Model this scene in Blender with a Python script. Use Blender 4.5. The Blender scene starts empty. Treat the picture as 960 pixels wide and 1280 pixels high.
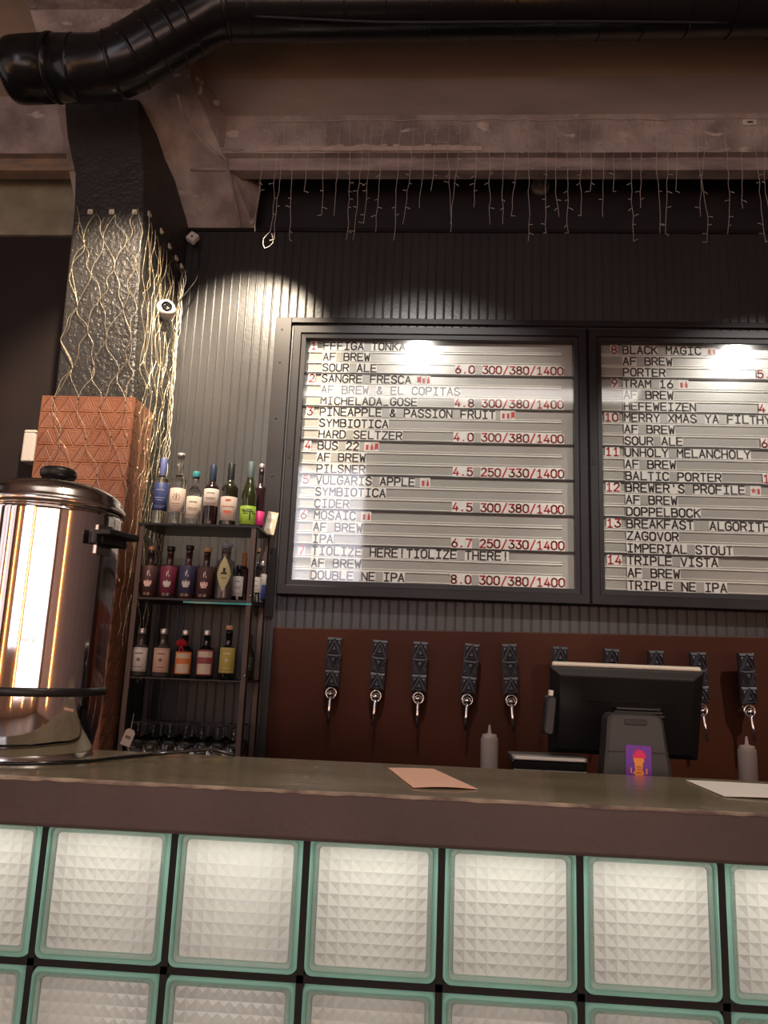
import bpy, bmesh, math, random
from mathutils import Vector, Matrix
random.seed(7)
SC = bpy.context.scene
COL = SC.collection
PI = math.pi
# ------------------------------------------------------------------ camera
F, PITCH, YAW, ROLL = 960.02, 0.195458, 0.063307, 0.039551
CAM = Vector((0, 0, 1.3))
_cp, _sp, _cy, _sy, _cr, _sr = math.cos(PITCH), math.sin(PITCH), math.cos(YAW), math.sin(YAW), math.cos(ROLL), math.sin(ROLL)
FWD = Vector((-_sy*_cp, _cy*_cp, _sp))
_r0 = Vector((_cy, _sy, 0)); _u0 = _r0.cross(FWD)
RIGHT = _cr*_r0 + _sr*_u0
UP = -_sr*_r0 + _cr*_u0
cd = bpy.data.cameras.new('camera'); cam = bpy.data.objects.new('camera', cd); COL.objects.link(cam)
cam.matrix_world = Matrix(((RIGHT.x, UP.x, -FWD.x, CAM.x), (RIGHT.y, UP.y, -FWD.y, CAM.y), (RIGHT.z, UP.z, -FWD.z, CAM.z), (0, 0, 0, 1)))
cd.sensor_fit = 'HORIZONTAL'; cd.sensor_width = 36; cd.lens = 36*F/960; cd.clip_start = 0.02
SC.camera = cam
# ------------------------------------------------------------------ world, lights, exposure
w = bpy.data.worlds.new('world'); SC.world = w; w.use_nodes = True
w.node_tree.nodes['Background'].inputs[0].default_value = (0.5, 0.45, 0.45, 1)
w.node_tree.nodes['Background'].inputs[1].default_value = 0.02
SC.view_settings.view_transform = 'Standard'; SC.view_settings.look = 'None'
SC.view_settings.gamma = 1; SC.view_settings.use_curve_mapping = False
SC.view_settings.exposure = 0.22
SC.cycles.use_denoising = True
SC.cycles.max_bounces = 8; SC.cycles.transmission_bounces = 8; SC.cycles.transparent_max_bounces = 12
SC.cycles.caustics_reflective = False; SC.cycles.caustics_refractive = False
SC.cycles.sample_clamp_indirect = 4

def spot(name, loc, aim, watts, col, ang, blend=0.5, rad=0.03):
    l = bpy.data.lights.new(name, 'SPOT'); l.energy = watts; l.color = col
    l.spot_size = math.radians(ang); l.spot_blend = blend; l.shadow_soft_size = rad
    o = bpy.data.objects.new(name, l); COL.objects.link(o); o.location = loc
    o.rotation_euler = (Vector(aim)-Vector(loc)).to_track_quat('-Z', 'Y').to_euler()
    return o
def area(name, loc, aim, watts, col, sx, sy):
    l = bpy.data.lights.new(name, 'AREA'); l.energy = watts; l.color = col; l.shape = 'RECTANGLE'; l.size = sx; l.size_y = sy
    o = bpy.data.objects.new(name, l); COL.objects.link(o); o.location = loc
    o.rotation_euler = (Vector(aim)-Vector(loc)).to_track_quat('-Z', 'Y').to_euler()
    return o
WARM = (1, .80, .58)
spot('spot_board', (-.14, 1.0, 3.98), (-.06, 3.7, 2.17), 345, (1, .96, .89), 37, .6)
spot('spot_board_right', (2.52, 1.0, 3.98), (1.56, 3.7, 2.0), 390, (1, .96, .89), 35, .55)
spot('spot_wall', (-.96, 2.75, 3.72), (-1.0, 3.7, 2.62), 480, (1, .83, .62), 52, .7)
spot('spot_column', (-1.25, 2.40, 3.80), (-1.60, 3.3, 2.72), 240, WARM, 52, .8)
spot('spot_counter', (.5, .2, 3.9), (.2, 1.4, 1.1), 120, (1, .86, .72), 74, .7)
area('strip_under_counter', (.15, 1.262, 1.040), (.15, 1.25, .5), 1.75, (1, .97, .86), 2.6, .03)
area('panel_behind_blocks', (.15, 1.335, .79), (.15, 0, .79), 1.22, (1, .97, .90), 2.6, .44)
area('ceiling_tube', (.35, -.8, 4.25), (.35, -.3, 2.0), 9, (1, .92, .87), 3.7, .26)
# ------------------------------------------------------------------ pixel helpers (a pixel and its own depth give a point)
def ray(px, py):
    return RIGHT*((px-480)/F) + UP*(-(py-640)/F) + FWD
def at(px, py, Y):
    d = ray(px, py); return CAM + d*(Y/d.y)
def atz(px, py, Z):
    d = ray(px, py); return CAM + d*((Z-CAM.z)/d.z)
# ------------------------------------------------------------------ materials
MATS = {}
def mat(name, c, rough=.5, metal=0, c2=None, scale=8, bump=0, bscale=40, trans=0, ior=1.45, emit=None, es=0, spec=.5, coat=0, detail=4, stretch=None, transl=0):
    if name in MATS: return MATS[name]
    m = bpy.data.materials.new(name); m.use_nodes = True; nt = m.node_tree; b = nt.nodes['Principled BSDF']
    b.inputs['Base Color'].default_value = (*c, 1); b.inputs['Roughness'].default_value = rough; b.inputs['Metallic'].default_value = metal
    b.inputs['Specular IOR Level'].default_value = spec; b.inputs['IOR'].default_value = ior
    b.inputs['Transmission Weight'].default_value = trans; b.inputs['Coat Weight'].default_value = coat; b.inputs['Coat Roughness'].default_value = .05
    if emit: b.inputs['Emission Color'].default_value = (*emit, 1); b.inputs['Emission Strength'].default_value = es
    tc = None
    def coords():
        nonlocal tc
        if tc is None:
            tc = nt.nodes.new('ShaderNodeTexCoord'); tc = tc.outputs['Object']
            if stretch:
                mp = nt.nodes.new('ShaderNodeMapping'); mp.inputs['Scale'].default_value = stretch
                nt.links.new(tc, mp.inputs['Vector']); tc = mp.outputs['Vector']
        return tc
    if c2:
        n = nt.nodes.new('ShaderNodeTexNoise'); n.inputs['Scale'].default_value = scale; n.inputs['Detail'].default_value = detail
        nt.links.new(coords(), n.inputs['Vector'])
        r = nt.nodes.new('ShaderNodeValToRGB'); r.color_ramp.elements[0].position = .36; r.color_ramp.elements[1].position = .66
        r.color_ramp.elements[0].color = (*c, 1); r.color_ramp.elements[1].color = (*c2, 1)
        nt.links.new(n.outputs['Fac'], r.inputs['Fac']); nt.links.new(r.outputs['Color'], b.inputs['Base Color'])
    if bump:
        n = nt.nodes.new('ShaderNodeTexNoise'); n.inputs['Scale'].default_value = bscale; n.inputs['Detail'].default_value = 5
        nt.links.new(coords(), n.inputs['Vector'])
        bp = nt.nodes.new('ShaderNodeBump'); bp.inputs['Strength'].default_value = bump; bp.inputs['Distance'].default_value = .02
        nt.links.new(n.outputs['Fac'], bp.inputs['Height']); nt.links.new(bp.outputs['Normal'], b.inputs['Normal'])
    if transl:
        t = nt.nodes.new('ShaderNodeBsdfTranslucent'); t.inputs['Color'].default_value = (*c, 1)
        mx = nt.nodes.new('ShaderNodeMixShader'); mx.inputs[0].default_value = transl
        nt.links.new(b.outputs[0], mx.inputs[1]); nt.links.new(t.outputs[0], mx.inputs[2])
        nt.links.new(mx.outputs[0], nt.nodes['Material Output'].inputs['Surface'])
    MATS[name] = m; return m
def pane_mat(name, tint, ior=1.5, rough=.0):
    if name in MATS: return MATS[name]
    m = bpy.data.materials.new(name); m.use_nodes = True; nt = m.node_tree; nt.nodes.remove(nt.nodes['Principled BSDF'])
    tr = nt.nodes.new('ShaderNodeBsdfTransparent'); tr.inputs[0].default_value = (*tint, 1)
    gl = nt.nodes.new('ShaderNodeBsdfGlossy'); gl.inputs['Roughness'].default_value = rough
    lw = nt.nodes.new('ShaderNodeLayerWeight'); lw.inputs[0].default_value = .5
    pw_ = nt.nodes.new('ShaderNodeMath'); pw_.operation = 'POWER'; pw_.inputs[1].default_value = 5; nt.links.new(lw.outputs['Facing'], pw_.inputs[0])
    fr = nt.nodes.new('ShaderNodeMath'); fr.operation = 'MULTIPLY_ADD'; f0 = ((ior-1)/(ior+1))**2; fr.inputs[1].default_value = 1-f0; fr.inputs[2].default_value = f0
    nt.links.new(pw_.outputs[0], fr.inputs[0])
    mx = nt.nodes.new('ShaderNodeMixShader')
    nt.links.new(fr.outputs[0], mx.inputs[0]); nt.links.new(tr.outputs[0], mx.inputs[1]); nt.links.new(gl.outputs[0], mx.inputs[2])
    nt.links.new(mx.outputs[0], nt.nodes['Material Output'].inputs['Surface']); MATS[name] = m; return m

M_wall = mat('charcoal_paint', (.031, .0295, .030), .34, c2=(.038, .036, .036), scale=3, bump=.05, bscale=60)
M_wallblack = mat('black_wall_paint', (.013, .0125, .0145), .6, c2=(.018, .0165, .018), scale=5)
M_wallbrown = mat('dark_brown_wall', (.016, .009, .008), .7, c2=(.022, .012, .010), scale=4)
M_conc = mat('raw_concrete', (.25, .20, .18), .85, c2=(.54, .455, .405), scale=4.5, bump=.8, bscale=26, detail=10)
M_concdk = mat('brown_stained_concrete', (.18, .125, .085), .8, c2=(.33, .24, .17), scale=1.6, bump=.25, bscale=25, stretch=(.25, 1, 1))
M_concgr = mat('greenish_concrete', (.24, .225, .15), .85, c2=(.36, .33, .235), scale=6, bump=.35, bscale=20)
M_ledge = mat('peeling_ledge_paint', (.22, .175, .165), .8, c2=(.42, .34, .31), scale=11, bump=.3, bscale=30, stretch=(.4, 1, 2))
M_colblk = mat('black_rough_paint', (.036, .034, .033), .25, c2=(.046, .043, .041), scale=10, bump=.55, bscale=55)
M_copper = mat('terracotta_glazed_tile', (.25, .098, .055), .28, c2=(.33, .142, .085), scale=7)
M_duct = mat('black_duct_metal', (.014, .014, .014), .22, .2, bump=.03, bscale=15)
M_frame = mat('dark_frame_paint', (.015, .0125, .0135), .42, c2=(.020, .0165, .0175), scale=4, spec=.22)
M_red = mat('red_brown_panel', (.034, .0080, .0032), .5, c2=(.046, .0112, .0042), scale=2.5, spec=.15)
M_fascia = mat('brown_concrete_fascia', (.080, .054, .051), .6, c2=(.102, .071, .067), scale=5, bump=.08, bscale=60)
M_top = mat('olive_worn_worktop', (.17, .14, .088), .15, c2=(.27, .225, .15), scale=6, bump=.03, bscale=30, stretch=(.5, 1.4, 1))
def flecks(m, col, scale, lo, hi):
    nt = m.node_tree; b = nt.nodes['Principled BSDF']; src = b.inputs['Base Color'].links[0].from_socket
    tc = nt.nodes.new('ShaderNodeTexCoord'); n = nt.nodes.new('ShaderNodeTexNoise'); n.inputs['Scale'].default_value = scale; n.inputs['Detail'].default_value = 3
    mp = nt.nodes.new('ShaderNodeMapping'); mp.inputs['Scale'].default_value = (.45, 1, 1); nt.links.new(tc.outputs['Object'], mp.inputs['Vector']); nt.links.new(mp.outputs['Vector'], n.inputs['Vector'])
    r = nt.nodes.new('ShaderNodeValToRGB'); r.color_ramp.elements[0].position = lo; r.color_ramp.elements[1].position = hi; nt.links.new(n.outputs['Fac'], r.inputs['Fac'])
    mx = nt.nodes.new('ShaderNodeMixRGB'); mx.inputs[2].default_value = (*col, 1); nt.links.new(r.outputs['Color'], mx.inputs[0]); nt.links.new(src, mx.inputs[1]); nt.links.new(mx.outputs[0], b.inputs['Base Color'])
flecks(M_top, (.48, .42, .34), 75, .70, .76)
flecks(M_conc, (.62, .54, .48), 14, .64, .70)
M_chip = mat('chipped_edge', (.45, .36, .27), .7, c2=(.2, .15, .11), scale=30)
M_black = mat('black_plastic', (.012, .012, .012), .4)
M_blackg = mat('black_gloss', (.01, .01, .01), .12)
M_shelf = mat('black_shelf_board', (.010, .010, .011), .35)
M_post = mat('brown_steel_post', (.080, .048, .038), .45, c2=(.105, .064, .05), scale=9)
M_chrome = mat('chrome', (.75, .73, .7), .12, 1)
M_steel = mat('polished_steel', (.86, .82, .80), .055, 1, bump=.012, bscale=6)
M_steellid = mat('brushed_lid_steel', (.72, .66, .61), .2, 1)
M_white = mat('white_plastic', (.75, .70, .64), .45)
M_cream = mat('cream_plastic', (.78, .72, .6), .35)
M_greyp = mat('grey_plastic', (.045, .043, .042), .42)
M_silver = mat('silver_trim', (.5, .49, .47), .3, .7)
M_tap = mat('tap_handle_black', (.048, .043, .050), .40, c2=(.060, .054, .061), scale=30)
M_grout = mat('black_grout', (.008, .007, .007), .6)
M_wire = mat('silver_wire', (.50, .45, .36), .35, .4)
M_wiregold = mat('gold_wire', (.52, .42, .26), .32, .6)
M_wiredk = mat('icicle_wire', (.50, .46, .43), .5)
M_floor = mat('dark_floor', (.05, .035, .028), .5, c2=(.07, .05, .04), scale=3)
M_room = mat('room_plaster', (.30, .24, .23), .8, c2=(.36, .29, .28), scale=2)
M_paper = mat('white_paper', (.90, .85, .78), .6)
M_paperp = mat('salmon_paper', (.86, .50, .36), .6)
M_ink = mat('black_ink', (.018, .016, .018), .5)
M_redink = mat('red_ink', (.50, .022, .028), .5)
M_tile = mat('white_letter_card', (.80, .79, .75), .4)
M_blank = mat('grey_spacer_card', (.42, .41, .38), .3)
M_back = mat('light_board_back', (.36, .35, .325), .25, c2=(.41, .40, .37), scale=2)
M_rail = mat('clear_rail', (.78, .77, .72), .2)
M_pane = pane_mat('board_glass', (.97, .965, .955), 1.85, .05)

# ------------------------------------------------------------------ mesh helpers
class MB:
    def __init__(s): s.v = []; s.f = []; s.m = []; s.sm = []
    def add(s, vs, fs, mi=0, smooth=False):
        o = len(s.v); s.v += [tuple(v) for v in vs]
        for f in fs: s.f.append([i+o for i in f]); s.m.append(mi); s.sm.append(smooth)
        return s
    def box(s, x0, x1, y0, y1, z0, z1, mi=0, T=None):
        vs = [Vector((x, y, z)) for z in (z0, z1) for y in (y0, y1) for x in (x0, x1)]
        if T: vs = [T @ v for v in vs]
        return s.add(vs, [(0, 2, 3, 1), (4, 5, 7, 6), (0, 1, 5, 4), (2, 6, 7, 3), (0, 4, 6, 2), (1, 3, 7, 5)], mi)
    def rbox(s, x0, x1, y0, y1, z0, z1, r, mi=0, T=None, seg=3, axis='z'):
        """box with rounded edges along one axis and small chamfers on the caps"""
        if axis == 'z': a0, a1, b0, b1, c0, c1 = x0, x1, y0, y1, z0, z1
        elif axis == 'y': a0, a1, b0, b1, c0, c1 = x0, x1, z0, z1, y0, y1
        else: a0, a1, b0, b1, c0, c1 = y0, y1, z0, z1, x0, x1
        ch = min(r*.4, (c1-c0)*.2)
        def ring(c, ins):
            pts = []
            rr = max(r-ins, 1e-5)
            for (cx, cyy, st) in ((a1-r, b1-r, 0), (a0+r, b1-r, PI/2), (a0+r, b0+r, PI), (a1-r, b0+r, 1.5*PI)):
                for k in range(seg+1):
                    t = st + k*PI/2/seg
                    p = (cx+rr*math.cos(t), cyy+rr*math.sin(t))
                    pts.append({'z': (p[0], p[1], c), 'y': (p[0], c, p[1]), 'x': (c, p[0], p[1])}[axis])
            return pts
        rings = [ring(c0, ch), ring(c0+ch, 0), ring(c1-ch, 0), ring(c1, ch)]
        n = len(rings[0]); vs = [Vector(p) for q in rings for p in q]
        if T: vs = [T @ v for v in vs]
        fs = [(k*n+i, k*n+(i+1) % n, (k+1)*n+(i+1) % n, (k+1)*n+i) for k in range(3) for i in range(n)]
        fs += [tuple(range(n-1, -1, -1)), tuple(range(3*n, 4*n))]
        return s.add(vs, fs, mi)
    def lathe(s, prof, c=(0, 0, 0), n=24, mi=0, T=None, smooth=True, a0=0, a1=2*PI, closed=True):
        c = Vector(c); vs = []; full = abs(a1-a0-2*PI) < 1e-6
        m = n if full else n+1
        for (r, z) in prof:
            for i in range(m):
                t = a0+(a1-a0)*i/n
                v = Vector((r*math.cos(t), r*math.sin(t), z))+c
                vs.append(T @ v if T else v)
        fs = []
        for k in range(len(prof)-1):
            for i in range(n):
                j = (i+1) % m
                fs.append((k*m+i, k*m+j, (k+1)*m+j, (k+1)*m+i))
        s.add(vs, fs, mi, smooth)
        return s
    def tube(s, pts, r, n=6, mi=0, caps=True, smooth=True):
        pts = [Vector(p) for p in pts]; vs = []; N = len(pts)
        rs = r if isinstance(r, (list, tuple)) else [r]*N
        ref = None
        for i, p in enumerate(pts):
            t = (pts[min(i+1, N-1)]-pts[max(i-1, 0)])
            if t.length < 1e-9: t = Vector((0, 0, 1))
            t.normalize()
            if ref is None: ref = t.orthogonal().normalized()
            ref = (ref - t*ref.dot(t))
            if ref.length < 1e-6: ref = t.orthogonal()
            ref.normalize(); b = t.cross(ref)
            for k in range(n):
                a = 2*PI*k/n; vs.append(p + (ref*math.cos(a)+b*math.sin(a))*rs[i])
        fs = [(i*n+k, i*n+(k+1) % n, (i+1)*n+(k+1) % n, (i+1)*n+k) for i in range(N-1) for k in range(n)]
        if caps: fs += [tuple(range(n-1, -1, -1)), tuple(range((N-1)*n, N*n))]
        return s.add(vs, fs, mi, smooth)
    def prism(s, poly, y0, y1, mi=0, T=None):
        """polygon in x,z extruded along y (y0 = front)"""
        n = len(poly); vs = [Vector((x, y0, z)) for x, z in poly]+[Vector((x, y1, z)) for x, z in poly]
        if T: vs = [T @ v for v in vs]
        fs = [tuple(range(n)), tuple(range(2*n-1, n-1, -1))]+[(i, i+n, (i+1) % n+n, (i+1) % n) for i in range(n)]
        return s.add(vs, fs, mi)
    def build(s, name, mats, parent=None, bevel=0, sub=0):
        me = bpy.data.meshes.new(name); me.from_pydata(s.v, [], s.f)
        for m in (mats if isinstance(mats, (list, tuple)) else [mats]): me.materials.append(m)
        for p, mi, sm in zip(me.polygons, s.m, s.sm): p.material_index = mi; p.use_smooth = sm
        me.update()
        bm = bmesh.new(); bm.from_mesh(me); bmesh.ops.recalc_face_normals(bm, faces=bm.faces); bm.to_mesh(me); bm.free()
        o = bpy.data.objects.new(name, me); COL.objects.link(o)
        if parent: o.parent = parent
        if bevel:
            b = o.modifiers.new('bevel', 'BEVEL'); b.width = bevel; b.segments = 2; b.limit_method = 'ANGLE'; b.angle_limit = math.radians(40)
        return o
def tag(o, label=None, cat=None, group=None, kind=None):
    if label: o['label'] = label
    if cat: o['category'] = cat
    if group: o['group'] = group
    if kind: o['kind'] = kind
    return o
def empty(name, loc, label, cat, group=None, rz=0):
    o = bpy.data.objects.new(name, None); COL.objects.link(o); o.empty_display_size = .05
    o.location = loc; o.rotation_euler = (0, 0, rz)
    return tag(o, label, cat, group)
def copy_tree(o, parent=None):
    c = o.copy(); COL.objects.link(c)
    if parent: c.parent = parent
    for ch in list(o.children): copy_tree(ch, c)
    return c
def struct(o): o['kind'] = 'structure'; return o
def catmull(pts, k=6):
    pts = [Vector(p) for p in pts]; out = []
    for i in range(len(pts)-1):
        p0, p1, p2, p3 = pts[max(i-1, 0)], pts[i], pts[i+1], pts[min(i+2, len(pts)-1)]
        for j in range(k):
            t = j/k
            out.append(.5*((2*p1)+(p2-p0)*t+(2*p0-5*p1+4*p2-p3)*t*t+(3*p1-p0-3*p2+p3)*t**3))
    out.append(pts[-1]); return out

# ================================================================== room shell
YW = 3.7            # panelled wall
XL, XR, YR = -4.0, 4.0, -4.5
ZC = 4.55
struct(MB().box(XL, XR, YR, 4.0, -.1, 0).build('floor', M_floor))
struct(MB().box(XL-.1, XR+.1, YR-.1, 4.1, ZC, ZC+.15).build('ceiling', M_concdk))
LW = [(-4.0, -2.75), (-2.35, -1.1), (-.7, .55), (.95, 2.2)]      # daylit openings in the left wall: y ranges
m = MB(); ys = [YR]+[v for p_ in LW for v in p_]+[4.0]
for a, b in zip(ys[0::2], ys[1::2]): m.box(XL-.15, XL, a, b, 0, ZC)
for a, b in LW: m.box(XL-.15, XL, a, b, 0, .9); m.box(XL-.15, XL, a, b, 3.7, ZC)
struct(m.build('wall_left', M_wallbrown))
struct(MB().box(XR, XR+.15, YR, 4.0, 0, ZC).build('wall_right', M_room))
# rear wall behind the photographer: a bright window and an added low fill opening
WINS = [(-2.6, -1.03, 1.2, 4.4), (-.6, 3.6, .5, 2.1)]  # second opening is invented, kept low to add fill from the front
m = MB(); xs = [XL, WINS[0][0], WINS[0][1], WINS[1][0], WINS[1][1], XR]
for a, b in ((0, 1), (2, 3), (4, 5)): m.box(xs[a], xs[b], YR-.15, YR, 0, ZC)
for W in WINS: m.box(W[0], W[1], YR-.15, YR, 0, W[2]); m.box(W[0], W[1], YR-.15, YR, W[3], ZC)
struct(m.build('wall_rear', M_room))
M_day = mat('daylit_pane', (.1, .1, .1), .2, emit=(.92, .90, 1.0), es=3.1)
M_lowfill = mat('low_fill_pane', (.1, .1, .1), .2, emit=(1.0, .84, .86), es=2.2)  # glowing pane added as fill for undersides and fascia, no known window
for i, W in enumerate(WINS):
    f = MB()
    for x in (W[0], (W[0]+W[1])/2-.025, W[1]-.05): f.box(x, x+.05, YR-.1, YR-.04, W[2], W[3])
    for z in (W[2], (W[2]+W[3])/2, W[3]-.05): f.box(W[0]+.05, W[1]-.05, YR-.09, YR-.05, z, z+.05)
    o = struct(f.build('window_%d' % (i+1), M_white))  # window_2 only frames the added fill pane
    MB().box(W[0]+.01, W[1]-.01, YR-.075, YR-.07, W[2]+.01, W[3]-.01).build('pane', M_day if i == 0 else M_lowfill, o)
M_day2 = mat('soft_daylit_pane', (.1, .1, .1), .2, emit=(1.0, .87, .92), es=.95)
for i, (a, b) in enumerate(LW):
    f = MB()
    for y in (a, (a+b)/2-.025, b-.05): f.box(XL-.1, XL-.04, y, y+.05, .9, 3.7)
    for z in (.9, 2.6, 3.65): f.box(XL-.09, XL-.05, a+.05, b-.05, z, z+.05)
    o = struct(f.build('window_%d' % (i+3), M_room))
    MB().box(XL-.075, XL-.07, a+.01, b-.01, .91, 3.69).build('pane', M_day2, o)
# back wall: solid base wall, upper black part, beadboard panelling
struct(MB().box(-1.36, XR, 3.80, 4.0, 0, ZC).build('wall_back', M_wallblack))
struct(MB().box(XL, -1.36, YW, 4.0, 0, 3.51).build('wall_back_dark', M_wallbrown))
struct(MB().box(XL, -1.36, YW-.02, 4.0, 3.51, 3.90).build('wall_back_upper', M_concgr))
m = MB(); pw = .045; x = -1.355; pts = []
while x < 3.2:
    pts += [(x, 0.0), (x+pw-.0120, 0.0), (x+pw-.0105, .0008), (x+pw-.0092, .0001), (x+pw-.0080, -.0016), (x+pw-.0060, -.0026), (x+pw-.0036, -.0022), (x+pw-.0018, -.0006)]
    x += pw
vs = [(a, YW+d, z) for z in (.0, 3.56) for a, d in pts]+[(a, YW+.1, 3.56) for a, d in pts]
n = len(pts)
m.add(vs, [(i, i+1, n+i+1, n+i) for i in range(n-1)]+[(n+i, n+i+1, 2*n+i+1, 2*n+i) for i in range(n-1)])
struct(m.build('trim_1', M_wall))
struct(MB().box(-1.355, 3.2, YW-.012, YW+.09, 3.545, 3.565).build('trim_2', M_frame))
# smooth boards around the menu cases
m = MB(); m.box(-.835, -.752, YW-.018, YW+.005, 1.50, 3.05); m.box(-.752, 2.5, YW-.018, YW+.005, 3.02, 3.05)
for z in (1.62, 1.9, 2.2, 2.5, 2.8, 2.98):
    m.lathe([(0, -.003), (.006, -.003), (.006, 0)], n=8, T=Matrix.Translation((-.80, YW-.018, z)) @ Matrix.Rotation(PI/2, 4, 'X') @ Matrix.Scale(-1, 4, (0, 0, 1)), smooth=False)
struct(m.build('trim_3', M_frame, bevel=.003))
# concrete cross beam over the bar, with flange, underside and cove up to the slab
prof = [(3.46, 3.845), (3.462, 3.93), (3.46, 4.00), (3.445, 4.05), (3.42, 4.085), (3.38, 4.12), (3.32, 4.16), (3.24, 4.21), (3.16, 4.28), (3.10, 4.38), (3.08, ZC), (3.98, ZC), (3.98, 3.96), (3.585, 3.96), (3.575, 3.775), (3.50, 3.775), (3.497, 3.842)]
def xprism(m, prof, x0, x1, mats):
    n = len(prof); vs = [(x0, y, z) for y, z in prof]+[(x1, y, z) for y, z in prof]
    for i in range(n):
        m.add([vs[i], vs[(i+1) % n], vs[(i+1) % n+n], vs[i+n]], [(0, 1, 2, 3)], mats[i], False)
    m.add(vs, [tuple(range(n)), tuple(range(2*n-1, n-1, -1))], 0)
m = MB(); xprism(m, prof, -1.3, XR, [0, 0, 0, 2, 2, 2, 3, 3, 3, 3, 3, 0, 0, 0, 1, 1, 1]); 
struct(m.build('trim_4', [M_conc, M_ledge, mat('grey_cove_concrete', (.23, .19, .165), .85, c2=(.36, .30, .265), scale=3, bump=.4, bscale=26, stretch=(.3, 1, 1)), M_concdk]))
m = MB(); xprism(m, prof, XL, -1.80, [0, 0, 0, 2, 2, 3, 3, 3, 3, 3, 3, 0, 0, 0, 1, 1, 1])
struct(m.build('trim_5', [M_conc, mat('orange_ledge', (.20, .155, .13), .8, c2=(.36, .24, .14), scale=12, stretch=(.5, 1, 2)), M_conc, M_concdk]))
# irregular pale plaster streak along the flange
m = MB(); zz = 3.853
for i in range(36):
    x0 = -.95+i*.032; h = .022+.016*random.random()
    m.box(x0, x0+.0325, 3.452, 3.461, zz, zz+h)
struct(m.build('trim_6', mat('pale_plaster', (.5, .40, .35), .85, c2=(.62, .52, .46), scale=20)))
# beam running towards the room above the column, with a haunch down to the wall
m = MB()
L = [(-1.95, -4.4, 4.26), (-1.95, 2.98, 4.25), (-1.95, 3.25, 4.08), (-1.95, 3.69, 3.56)]
Rr = [(-1.22, -4.4, 4.26), (-1.22, 2.98, 4.25), (-1.25, 3.25, 4.10), (-.985, 3.69, 3.56)]
Lt = [(a, b, ZC) for a, b, c in L]; Rt = [(a+.05, b, ZC) for a, b, c in Rr]
V = L+Rr+Lt+Rt
fs = [(0, 4, 12, 8), (3, 11, 15, 7)]
for k in range(3): fs += [(k, k+4, k+5, k+1), (k+4, k+12, k+13, k+5), (k, k+1, k+9, k+8)]
m.add(V, fs)
struct(m.build('trim_7', M_conc))
# column: black, leaning slightly, clad with terracotta tiles lower down
lev = [(0, -1.745, -1.375, -1.345), (2.43, -1.762, -1.385, -1.345), (3.42, -1.786, -1.437, -1.35), (3.62, -1.806, -1.455, -1.345), (3.82, -1.87, -1.49, -1.345), (4.2, -1.945, -1.545, -1.345)]
m = MB(); vs = []
for z, a, b, c in lev: vs += [(a, 3.3, z), (b, 3.3, z), (c, 3.695, z), (a, 3.695, z)]
fs = [(4*k+i, 4*k+(i+1) % 4, 4*k+4+(i+1) % 4, 4*k+4+i) for k in range(len(lev)-1) for i in range(4)]
fs += [(3, 2, 1, 0), tuple(range(4*len(lev)-4, 4*len(lev)))]
m.add(vs, fs)
struct(m.build('trim_8', M_colblk, bevel=.012))
# terracotta cladding with triangle relief
def tri_relief(m, A, B, C, nrm, mi=0, d=.0024):
    """triangle A,B,C with two nested raised ridges"""
    A, B, C = Vector(A), Vector(B), Vector(C); g = (A+B+C)/3
    rings = []
    for s, h in ((1, 0), (.93, 0), (.83, d), (.62, .001), (.54, .001), (.42, d), (.2, .001)):
        rings.append([g+(p-g)*s+nrm*h for p in (A, B, C)])
    vs = [p for r in rings for p in r]; fs = []
    for k in range(len(rings)-1):
        for i in range(3): fs.append((3*k+i, 3*k+(i+1) % 3, 3*k+3+(i+1) % 3, 3*k+3+i))
    k = 3*(len(rings)-1); fs.append((k, k+1, k+2))
    m.add(vs, fs, mi)
def tri_facet(m, A, B, C, nrm, d=.010):
    A, B, C = Vector(A), Vector(B), Vector(C); g = (A+B+C)/3
    rings = [[g+(p-g)*s_+nrm*h for p in (A, B, C)] for s_, h in ((1, 0), (.94, .001), (.60, d), (.52, 0), (.18, d*.8))]
    vs = [p for r in rings for p in r]
    m.add(vs, [(3*k+i, 3*k+(i+1) % 3, 3*k+3+(i+1) % 3, 3*k+3+i) for k in range(4) for i in range(3)]+[(12, 13, 14)])
def relief_wall(m, O, U, width, z0, z1, rows, tw, nrm, d=.0022):
    """fills a rectangle with rows of up/down triangles, cut at the edges"""
    O, U, nrm = Vector(O), Vector(U), Vector(nrm); h = (z1-z0)/rows; Z = Vector((0, 0, 1))
    n = round(width/tw); tw = width/n
    for r in range(rows):
        zb, zt = z0+r*h, z0+(r+1)*h
        P = lambda u, z: O+U*u+Z*(z-O.z)
        off = 0
        for k in range(n):
            u = k*tw
            tri_relief(m, P(u, zb), P(u+tw, zb), P(u+tw/2, zt), nrm, d=d)
            if k < n-1: tri_relief(m, P(u+tw/2, zt), P(u+tw, zb), P(u+1.5*tw, zt), nrm, d=d)
        tri_relief(m, P(0, zb), P(tw/2, zt), P(0, zt), nrm); tri_relief(m, P(width, zb), P(width, zt), P(width-tw/2, zt), nrm)
m = MB(); relief_wall(m, (-1.80, 3.265, .8), (1, 0, 0), .435, .8, 2.45, 21, .0955, (0, -1, 0))
relief_wall(m, (-1.365, 3.265, .8), (0, 1, 0), .43, .8, 2.45, 21, .0955, (1, 0, 0), .0016)
relief_wall(m, (-1.80, 3.695, .8), (0, -1, 0), .43, .8, 2.45, 21, .0955, (-1, 0, 0))
m.add([(-1.80, 3.265, 2.45), (-1.365, 3.265, 2.45), (-1.365, 3.695, 2.45), (-1.80, 3.695, 2.45)], [(0, 1, 2, 3)])
struct(m.build('trim_9', M_copper))
# red-brown tap wall panel (hung slightly out of level)
m = MB(); c = [(-.737, 1.452), (3.0, 1.515), (3.0, .80), (-.737, .80)]
m.prism(c[::-1], YW-.045, YW-.005)
struct(m.build('trim_10', M_red, bevel=.004))
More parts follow.
